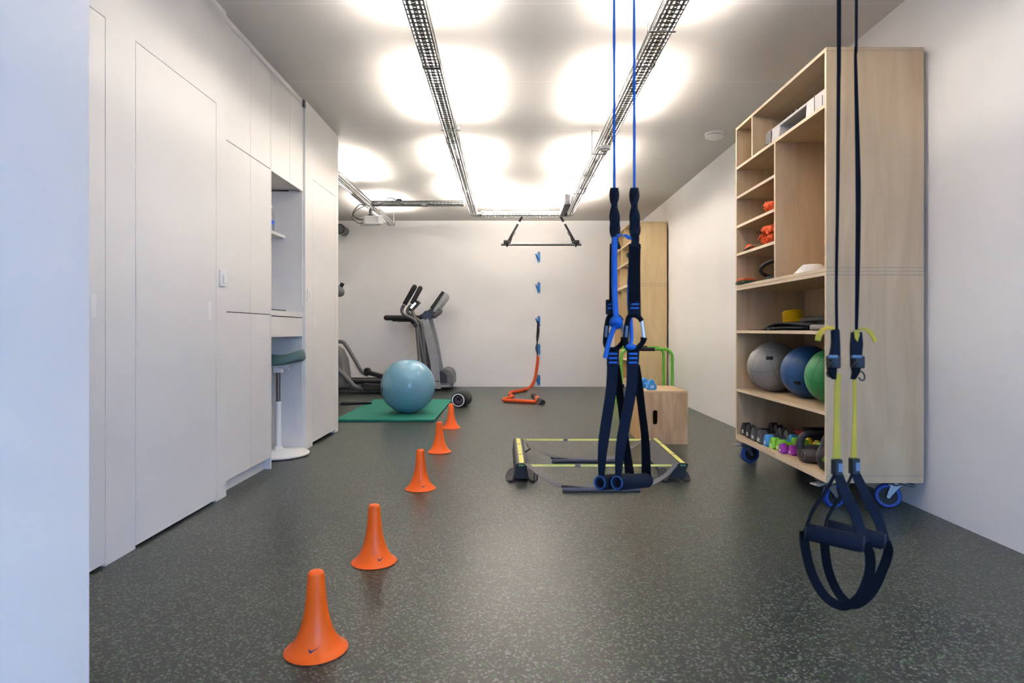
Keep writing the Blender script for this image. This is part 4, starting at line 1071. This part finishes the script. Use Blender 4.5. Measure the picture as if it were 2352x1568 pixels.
pm = EY + .19
MB().tube([P(958, 744, pm), P(968, 800, pm), P(977, 860, pm), (P(980, 0, pm).x, pm, .08)], .030, 14, 4).build('mast', STEEL_D, t)
for sg, Yh, grip, arm in ((0, EY, [(952, 659), (929, 699)], [(928, 700), (923, 711), (926, 720), (936, 726), (947, 731), (955, 739), (957, 750), (961, 795), (965, 858)]),
                          (1, EY + .38, [(965, 662), (946, 698)], [(945, 700), (938, 708), (936, 716), (944, 724), (957, 732), (967, 742), (970, 760), (978, 846)])):
    MB().tube([P(*q, Yh) for q in arm], .026, 14, 6).build('swing_arm', STEEL_D, t)
    MB().tube([P(*q, Yh) for q in grip], [.040, .036], 16).build('hand_grip', BLACK, t)
    MB().ball(P(*grip[0], Yh), .040, 14).build('grip_end', BLACK, t)
for px, py, Yp in ((954, 747, EY - .03), (948, 739, EY + .10)): MB().lathe([(.034, 0), (.034, .03), (.026, .04), (0, .042)], P(px, py, Yp) + Vector((0, .03, 0)), (0, -1, 0), 20).build('pivot_cap', BLACK, t)
side('console', [(937, 711), (957, 689), (963, 694), (943, 715)], EY + .09, .22, BLACK_G, t, .006)
b = MB(); b.prism([P(px, py, EY + .088) for px, py in [(942, 706), (953, 694), (956, 697), (945, 709)]], (0, .002, 0)); b.build('lit_display', SCREEN, t)
MB().tube([P(946, 712, EY + .2), P(958, 744, pm)], .024, 12).build('console_neck', STEEL_D, t)

# exercise bike mostly hidden behind the partition
BYk = 8.9
t = thing('exercise_bike', 'exercise bike of which only the grey console pod shows past the partition', 'exercise bike', (-2.75, BYk, 0))
MB().ball(P(776, 667.5, BYk), .10, 28, (1.0, .8, .78), Matrix.Rotation(R(38), 3, 'Y')).build('console_pod', GREY, t)
b = MB(); b.tube([P(783, 659, BYk), P(787, 650, BYk)], [.026, .028], 12); b.build('grip_stub', BLACK, t)
MB().tube([P(771, 680, BYk), (-2.62, BYk, .9), (-2.75, BYk, .05)], .04, 12, 4).build('post', CHAR, t)
bx(-3.5, -2.62, BYk - .05, BYk + .05, .03, .10).build('frame', CHAR, t, bevel=.02)
for x in (-3.4, -2.72): bx(x - .04, x + .04, BYk - .25, BYk + .25, 0, .05).build('foot', BLACK, t, bevel=.012)

# ------------------------------------------------------------------ wall hooks, bungee, pull-up bar
ordn = ['topmost blue wall hook, below the pull-up bar', 'second blue wall hook from the top, empty', 'third blue wall hook, holding the black sling', 'fourth blue wall hook, beside the bungee clip', 'lowest blue wall hook, just above the floor']
hx = P(1237.5, 0, YB).x
h0 = None
for py, lab in zip((590.5, 660.5, 738, 802, 873), ordn):
    z = 1 - (py - HY) * YB / F
    if h0 is None:
        h0 = thing('wall_hook', lab, 'hook', (0, 0, 0), 'blue wall hooks in a vertical row')
        b = MB(); w_, h_ = .026, .098; pts = []
        for k in range(9): pts.append((w_ * math.cos(R(180 - 22.5 * k)), 0, h_ - w_ + w_ * math.sin(R(180 - 22.5 * k))))
        for k in range(9): pts.append((w_ * math.cos(R(-22.5 * k)), 0, -h_ + w_ + w_ * math.sin(R(-22.5 * k))))
        b.prism(pts, (0, -.006, 0)); b.build('plate', BLUE_H, h0, bevel=.001)
        b = MB(); b.ribbon([(-.004, -.004, -.06), (-.016, -.022, -.035), (-.032, -.045, -.005), (-.056, -.075, .05)], [.03, .028, .024, .02], .006, (-.3, -1, .3), 5); b.build('hook_arm', BLUE_H, h0)
        b = MB(); 
        for zz in (.074, -.074): b.lathe([(.013, 0), (.012, .004), (0, .005)], (0, -.006, zz), (0, -1, 0), 14)
        b.build('screw', ZINC, h0)
        h0.location = (hx, YB, z)
    else: dup(h0, (hx, YB, z), 0, lab)
t = thing('bungee_cord', 'orange sleeved bungee hanging from the wall hook and trailing on the floor', 'bungee', (P(1230, 0, 11).x, 10.4, 0))
yw = YB - .05
m = MB(); m.ribbon([P(1236, 737, yw - .02), P(1236, 760, yw), P(1234.5, 775, yw), P(1233.5, 790, yw)], [.03, .055, .045, .012], .006, (0, -1, 0), 6); m.build('sling', BLACK, t)
m = MB(); m.tube([P(1233.5, 788, yw), P(1232.5, 800, yw), P(1234, 812, yw), P(1234.5, 822, yw)], [.012, .022, .010, .012], 10, 5); m.build('clip', CHAR, t)
pts = [P(1235, 818, yw), P(1235, 828, yw), P(1232, 850, yw), P(1229, 868, yw - .03), P(1222, 884, yw - .10), P(1214, 892, yw - .25)]
for px, py in ((1206, 894), (1190, 898), (1176, 900), (1171, 906), (1177, 910), (1170, 913), (1158, 916), (1161, 919.5), (1180, 920), (1205, 921.5), (1232, 923)): pts.append(FL(px, py, .026))
n = (len(pts) - 1) * 6 + 1
m = MB(); m.tube(pts, [.026 * (1.08 if k % 2 else .90) for k in range(n)], 12, 6); m.build('cord', ORANGE_F, t)
q0, q1 = FL(1225, 908, .03), FL(1247, 924, .03)
m = MB(); m.tube([FL(1231, 923, .02), FL(1238, 924.5, .02), FL(1247, 925, .02)], .010, 8, 4); m.build('snap_hook', ZINC, t)
m = MB(); m.tube([q0, q0.lerp(q1, .4)], [.034, .036], 14); m.tube([q0.lerp(q1, .65), q1], [.036, .034], 14); m.build('handle_end', BLACK, t)
MB().tube([q0.lerp(q1, .38), q0.lerp(q1, .67)], .036, 14).build('handle_band', mat('salmon grip', (.62, .16, .07), .6), t)
# pull-up bar hung from the cross tray
t = thing('pull_up_bar', 'grey pull-up bar hung on two black straps from the cross tray', 'pull-up bar', (P(1243, 561, yc).x, yc, 2.2))
MB().tube([P(1151, 561.5, yc), P(1335, 561.5, yc)], .018, 16).build('bar', STEEL_D, t)
for sx_, x0, x1 in ((1, 1199, 1168), (-1, 1288, 1319)):
    a = P(x0, 502, yc); b_ = P(x1, 553, yc)
    a.z = ZT - .005
    MB().ribbon([a, b_], .034, .004, (0, -1, 0), 1).build('strap', BLACK, t)
    a2 = P(x1 + sx_ * 3, 548, yc - .01); MB().ribbon([a2 + (a - b_) * .25, P(x1 + sx_ * 3, 559, yc - .012)], .022, .004, (0, -1, 0), 1).build('strap_tail', BLACK, t)
    c = a.lerp(b_, .25); d_ = (b_ - a).normalized()
    MB().ribbon([c - d_ * .02, c + d_ * .02], .036, .006, (0, -1, 0), 1).build('strap_label', PLASTIC_W, t)
    c = a.lerp(b_, .72) + Vector((sx_ * .03, -.01, 0)); MB().tube([c - d_ * .03, c + d_ * .03], .008, 8).build('cam_buckle', ZINC, t)
    k = P(x1 - sx_ * 5, 555.5, yc); MB().box(k.x - .042, k.x + .042, yc - .035, yc + .035, k.z - .022, k.z + .024).build('clamp', BLACK, t, bevel=.008)
    MB().torus((k.x + sx_ * .01, yc, P(0, 561.5, yc).z), .026, .012, (1, 0, 0), 24, 8).build('clamp_ring', BLACK, t)

# ------------------------------------------------------------------ blue rope suspension trainers
def blue_trainer(label, dx, YS, hx_, mirror):
    Yd = YS; q = lambda px, py, dy=0: P(px + dx, py, Yd + dy)
    top = q(1411, 300); t = thing('suspension_trainer', label, 'suspension trainer', (q(1411, 1105).x, Yd, 0.5), 'suspension trainers with blue ropes')
    x_ = q(1411, 440).x
    MB().tube([(q(1410, 0).x, Yd, CEIL), q(1410.5, 0), q(1411, 440), q(1412, 520)], .0036, 10).build('rope', BLUE, t)
    m = MB(); pts = [q(1411, 432), q(1411, 470), q(1412, 510), q(1413, 548), q(1414, 572)]      # twisted sleeve
    m.ribbon(pts, [.020, .026, .024, .028, .024], .013, (0, -1, 0), 14, [0, 95, 180, 275, 350]); m.tube(pts, .0085, 10, 6); m.build('twisted_sleeve', NAVY, t, bevel=.002)
    if mirror:                                              # rope in front of strap, with knot and tail
        MB().tube([q(1412, 545, -.014), q(1411, 600, -.018), q(1412, 680, -.018), q(1415, 728, -.018)], .0074, 12, 5).build('rope_loop', BLUE, t)
        m = MB(); m.tube([q(1408, 737, -.018), q(1415, 731, -.03), q(1422, 736, -.026), q(1421, 746, -.016), q(1412, 748, -.012), q(1407, 741, -.022), q(1414, 736, -.034), q(1420, 741, -.03), q(1414, 747, -.024)], .0088, 12, 6)
        m.build('knot', BLUE, t)
        MB().tube([q(1412, 747, -.02), q(1404, 768, -.022), q(1396, 795, -.02), q(1390, 822, -.02)], [.0068, .0066, .0062, .006], 12, 5).build('rope_tail', BLUE, t)
        MB().tube([q(1414, 543, -.008), q(1420, 541, -.012), q(1428, 539, -.01)], [.0042, .0042, .003], 8, 4).build('cord_end', BLUE, t)
        sx_, bxx = 1406, 1405
    else:
        MB().tube([q(1404.5, 575, .006), q(1401, 620, .006), q(1399, 690, .006), q(1403, 740, .008), q(1404.5, 775, .008), q(1402, 790, .002), q(1398, 794, -.004)], .0055, 10, 5).build('rope_loop', BLUE, t)
        MB().ball(q(1403, 796, -.004), .0115, 14, (1.2, .9, .7)).build('knot', BLUE, t)
        MB().tube([q(1405, 546, -.006), q(1398, 545, -.012), q(1391, 541, -.012), q(1385, 542, -.01)], [.006, .005, .004, .002], 8, 5).build('cord_end', BLUE, t)
        MB().ribbon([q(1414, 522, -.012), q(1408, 536, -.016), q(1414, 546, -.014), q(1411, 566, -.012)], [.012, .016, .018, .02], .004, (-.3, -1, 0), 5).build('sleeve_wrap', NAVY, t)
        sx_, bxx = 1411, 1411
    w1 = .014 if mirror else .029
    MB().ribbon([q(sx_ + 1, 560), q(sx_, 620), q(sx_, 690), q(bxx, 724)], [w1, w1, w1 * 1.05, w1 * 1.1], .005, (0, -1, 0), 6).build('upper_strap', NAVY_D, t)
    MB().ribbon([q(bxx, 690, -.004), q(bxx, 722, -.004)], .030, .006, (0, -1, 0), 1).build('loop_end', NAVY, t, bevel=.001)
    MB().ribbon([q(bxx - 1, 688, -.004), q(bxx + 1, 690, -.004)], .03, .012, (0, -1, 0), 1).build('strap_stop', NAVY_D, t)
    MB().box(q(bxx - 13, 0).x, q(bxx + 13, 0).x, Yd - .01, Yd + .004, q(0, 692).z, q(0, 688).z).build('strap_stop', NAVY_D, t, bevel=.001)
    m = MB()
    for yy_ in (697, 706): m.box(q(bxx - 10, 0).x, q(bxx + 9, 0).x, Yd - .0085, Yd - .006, q(0, yy_ + 3).z, q(0, yy_).z)
    m.build('stitching', BLUE, t)
    cb = [(1404, 722), (1411, 721), (1421, 724), (1427, 731), (1428, 737)] if not mirror else [(1404, 722), (1411, 721), (1419, 724), (1424, 731), (1425, 737)]
    fr = [(1428, 737), (1421, 728), (1411, 723.5), (1401, 725.5), (1396, 736), (1392.5, 760), (1391, 786), (1396, 799), (1408, 803), (1420, 797), (1430, 786), (1433, 775)]
    sx2 = 0 if not mirror else -.0
    MB().tube([q(a, b_) for a, b_ in fr], [.0062, .0066, .0066, .0066, .0066, .007, .007, .0066, .0066, .0066, .0066, .0085], 12, 5).build('carabiner', NAVY_D, t)
    MB().tube([q(1428, 737), q(1433, 775)], .0048, 10).build('carabiner_gate', mat('pale steel gate', (.55, .54, .56), .3, metal=.6), t)
    MB().tube([q(1394, 748, -.0065), q(1391.8, 774, -.0065)], .0035, 8).build('spine_mark', LABEL_B, t)
    # handle loop
    hX, hZ = P(hx_, 1108, YS - 0).x, 1 - (1108 - HY) * YS / F
    c0 = Vector((hX, YS, hZ)); ax = Vector((.100, .110, -.020)); c1 = c0 + ax; u = ax.normalized(); k = hx_ - 1378 - dx
    MB().ribbon([q(1409, 797), q(1408, 812), q(1407, 842)], [.030, .030, .029], .008, (0, -1, 0), 4).build('loop_end', NAVY, t, bevel=.001)
    m = MB()
    for yy_ in (810, 820, 830): m.box(q(1398, 0).x, q(1417, 0).x, Yd - .0065, Yd - .004, q(0, yy_ + 4).z, q(0, yy_).z)
    m.build('stitching', BLUE, t)
    e0 = c0 + u * .006 + Vector((0, 0, .004)); e1 = c1 - u * .006 + Vector((0, 0, .012))
    MB().ribbon([q(1407, 838, -.002), q(1403, 900, -.004), P(1388 + dx + k * .55, 1000, YS - .006), P(1383 + dx + k * .85, 1050, YS - .004), e0], [.028, .027, .027, .022, .014], .0025, (0, -1, 0), 8, [0, 0, -5, 10, 40]).build('handle_strap', NAVY, t)
    MB().ribbon([q(1412, 838, .004), q(1420, 880, .02), q(1428, 940, .05), q(1436, 1010, .085), e1], [.026, .024, .024, .026, .028], .0025, (-.5, -.8, 0), 8, [0, 10, 20, 20, 10]).build('handle_strap', NAVY_D, t)  # rear leg: its shade is put into the darker webbing colour
    MB().lathe([(.0105, .0), (.0185, .0), (.0195, .003), (.0195, .145), (.0185, .148), (.0105, .148)], c0, u, 32, hollow=True).build('foam_grip', NAVY, t)
    MB().torus(c0 - u * .001, .0155, .0022, u, 32, 8).build('end_ring', BLUE_R, t)
    MB().torus(c1, .0155, .0022, u, 32, 8).build('end_ring', BLUE_R, t)
    m = MB(); m.lathe([(0, .014), (.0108, .014), (.0108, .134), (0, .134)], c0, u, 24); m.build('tube_plug', BLACK, t)
    return t
blue_trainer('blue rope suspension trainer with the knotted tail dangling beside its carabiner', 0, 1.60, 1378, True)
blue_trainer('blue rope suspension trainer with the wide dark strap and clear carabiner gate', 46, 1.575, 1417, False)

# ------------------------------------------------------------------ black and yellow suspension trainers
def yellow_trainer(label, YS, d):
    q = lambda px, py, dy=0: P(px, py, YS + dy)
    t = thing('suspension_trainer', label, 'suspension trainer', (q(d['x'], 1200).x, YS, .4), 'suspension trainers with yellow straps')
    u0 = q(*d['strap'][0]); pts = [(u0.x, YS, CEIL)] + [q(*p) for p in d['strap']]
    MB().ribbon(pts, [d['w'][0]] + d['w'], .0022, (0, -1, 0), 6).build('upper_strap', NAVY_D, t)
    X = d['x']
    MB().ribbon([q(*p) for p in d['sleeve']], d['sw'], .012, (0, -1, 0), 5).build('sleeve', NAVY, t, bevel=.002)
    bxx, byy = d['buckle']
    MB().box(q(bxx - 12, 0).x, q(bxx + 12, 0).x, YS - .014, YS + .010, q(0, byy + 13).z, q(0, byy - 15).z).build('cam_buckle', BLACK, t, bevel=.003)
    MB().tube([q(bxx - 11, byy - 13, -.012), q(bxx + 10, byy - 13, -.012)], .0038, 10).build('buckle_bar', LABEL_B, t)
    MB().tube([q(bxx, byy + 2, -.014), q(bxx, byy + 4, -.019)], .0045, 12).build('buckle_button', CHAR, t)
    MB().prism([q(*p, -.006) for p in d['tip']], (0, .010, 0)).build('buckle_tip', NAVY_D, t, bevel=.002)
    MB().tube([q(*p) for p in d['ring']], .0017, 8, 6, closed=False).build('pull_loop', BLACK, t)
    MB().ribbon([q(*p) for p in d['tail']], d['tw'], .002, d['tface'], 6, d['ttw']).build('strap_tail', YEL, t)
    if 'tab' in d: MB().prism([q(*p, -.010) for p in d['tab']], (0, .003, 0)).build('strap_tab', YEL, t)
    MB().ribbon([q(*p) for p in d['yel']], d['yw'], .0022, (0, -1, 0), 6).build('yellow_strap', YEL, t)
    a, b_ = d['keep']
    MB().box(q(a - 10, 0).x, q(a + 10, 0).x, YS - .009, YS + .009, q(0, b_ + 20).z, q(0, b_ - 18).z).build('keeper', BLACK, t, bevel=.003)
    MB().box(q(a - 1, 0).x, q(a + 8, 0).x, YS - .0098, YS - .0088, q(0, b_ + 10).z, q(0, b_ - 9).z).build('keeper_label', LABEL_B, t)
    g0, g1 = q(*d['g0']), q(*d['g1'], d['gd'])
    u = (g1 - g0).normalized(); L_ = (g1 - g0).length
    MB().lathe([(0, -.001), (.0155, 0), (.0178, .004), (.0178, L_ - .004), (.0155, L_), (0, L_ + .001)], g0, u, 32).build('foam_grip', NAVY, t)
    MB().torus(g0, .0135, .003, u, 24, 8).build('end_ring', BLACK, t); MB().torus(g1, .0135, .003, u, 24, 8).build('end_ring', BLACK, t)
    ly, ry = d['gd'] * 0, d['gd']
    MB().ribbon([q(a - 4, b_ + 18)] + [q(*p) for p in d['legl']] + [g0 - u * .002], [.018, .022, .022, .020], .0024, (.75, -.6, 0), 6).build('handle_strap', NAVY_D, t)
    MB().ribbon([q(a + 3, b_ + 18)] + [q(*p, ry * .5) for p in d['legr']] + [g1 + u * .002], [.020, .022, .022, .022], .0024, (0, -1, 0), 6).build('handle_strap', NAVY, t)
    lp = [g0 - u * .004] + [q(x, y, ry * f) for x, y, f in d['loop']] + [g1 + u * .004]
    MB().ribbon(lp, .019, .0026, d['lface'], 8, d['ltw']).build('foot_loop', NAVY_D, t)
    return t
yellow_trainer('yellow strapped trainer hanging over the plywood panel edge, tail curling towards the shelves', 1.35, dict(
    x=1922, strap=[(1927, 0), (1926, 200), (1924, 450), (1921, 640), (1922, 757)], w=[.0085, .0075, .0065, .0055, .006],
    sleeve=[(1918, 756), (1919, 786), (1918, 806), (1915, 832)], sw=[.015, .016, .019, .026], buckle=(1913, 832),
    tip=[(1902, 843), (1924, 843), (1922, 872), (1914, 871), (1906, 860)], ring=[(1903, 848), (1899, 857), (1903, 864), (1911, 866)],
    tail=[(1916, 757), (1905, 752), (1892, 756), (1882, 767), (1878, 782)], tw=[.010, .009, .010, .012, .011], tface=(-.3, -.8, .5), ttw=[0, 10, 20, 10, 0],
    yel=[(1926, 858), (1923, 895), (1922, 960), (1922, 1060)], yw=[.010, .012, .011, .017], keep=(1922, 1071),
    g0=(1851, 1220), g1=(1982, 1249), gd=-.05, legl=[(1895, 1130), (1866, 1175)], legr=[(1945, 1140), (1968, 1190)],
    loop=[(1850, 1260, 0), (1866, 1320, 0), (1898, 1372, .2), (1938, 1391, .5), (1974, 1370, .8), (1996, 1320, 1), (1998, 1275, 1)], lface=(.2, -1, .2), ltw=[10, 30, 20, 10, 0, -10, -30, -50, -20]))
yellow_trainer('yellow strapped trainer hanging clear in front of the plywood panel, tail curling to the wall', 1.42, dict(
    x=1962, strap=[(1967, 0), (1965, 110), (1966, 180), (1971, 420), (1970, 600), (1967, 757)], w=[.006, .005, .007, .011, .010, .006],
    sleeve=[(1967, 762), (1967, 790), (1966, 815), (1968, 840)], sw=[.021, .026, .024, .023], buckle=(1968, 832),
    tip=[(1958, 843), (1979, 843), (1977, 855), (1966, 872), (1957, 871), (1960, 855)], ring=[(1972, 866), (1978, 873), (1985, 871), (1985, 860), (1978, 852)],
    tail=[(1973, 757), (1983, 755), (1995, 760), (2004, 770), (2011, 784)], tw=[.005, .005, .009, .012, .014], tface=(.3, -.8, .5), ttw=[60, 50, 30, 10, 0],
    tab=[(1962, 758), (1972, 757), (1975, 768), (1970, 785), (1964, 776)],
    yel=[(1962, 866), (1963, 900), (1963, 960), (1961, 1058)], yw=[.007, .008, .008, .014], keep=(1962, 1069),
    g0=(1898, 1210), g1=(2030, 1243), gd=-.05, legl=[(1940, 1125), (1905, 1180)], legr=[(1990, 1140), (2016, 1190)],
    loop=[(1894, 1250, 0), (1903, 1310, 0), (1928, 1365, .2), (1960, 1388, .5), (1998, 1365, .8), (2026, 1310, 1), (2040, 1268, 1)], lface=(.2, -1, .2), ltw=[10, 40, 40, 20, 0, -10, -40, -60, -20]))
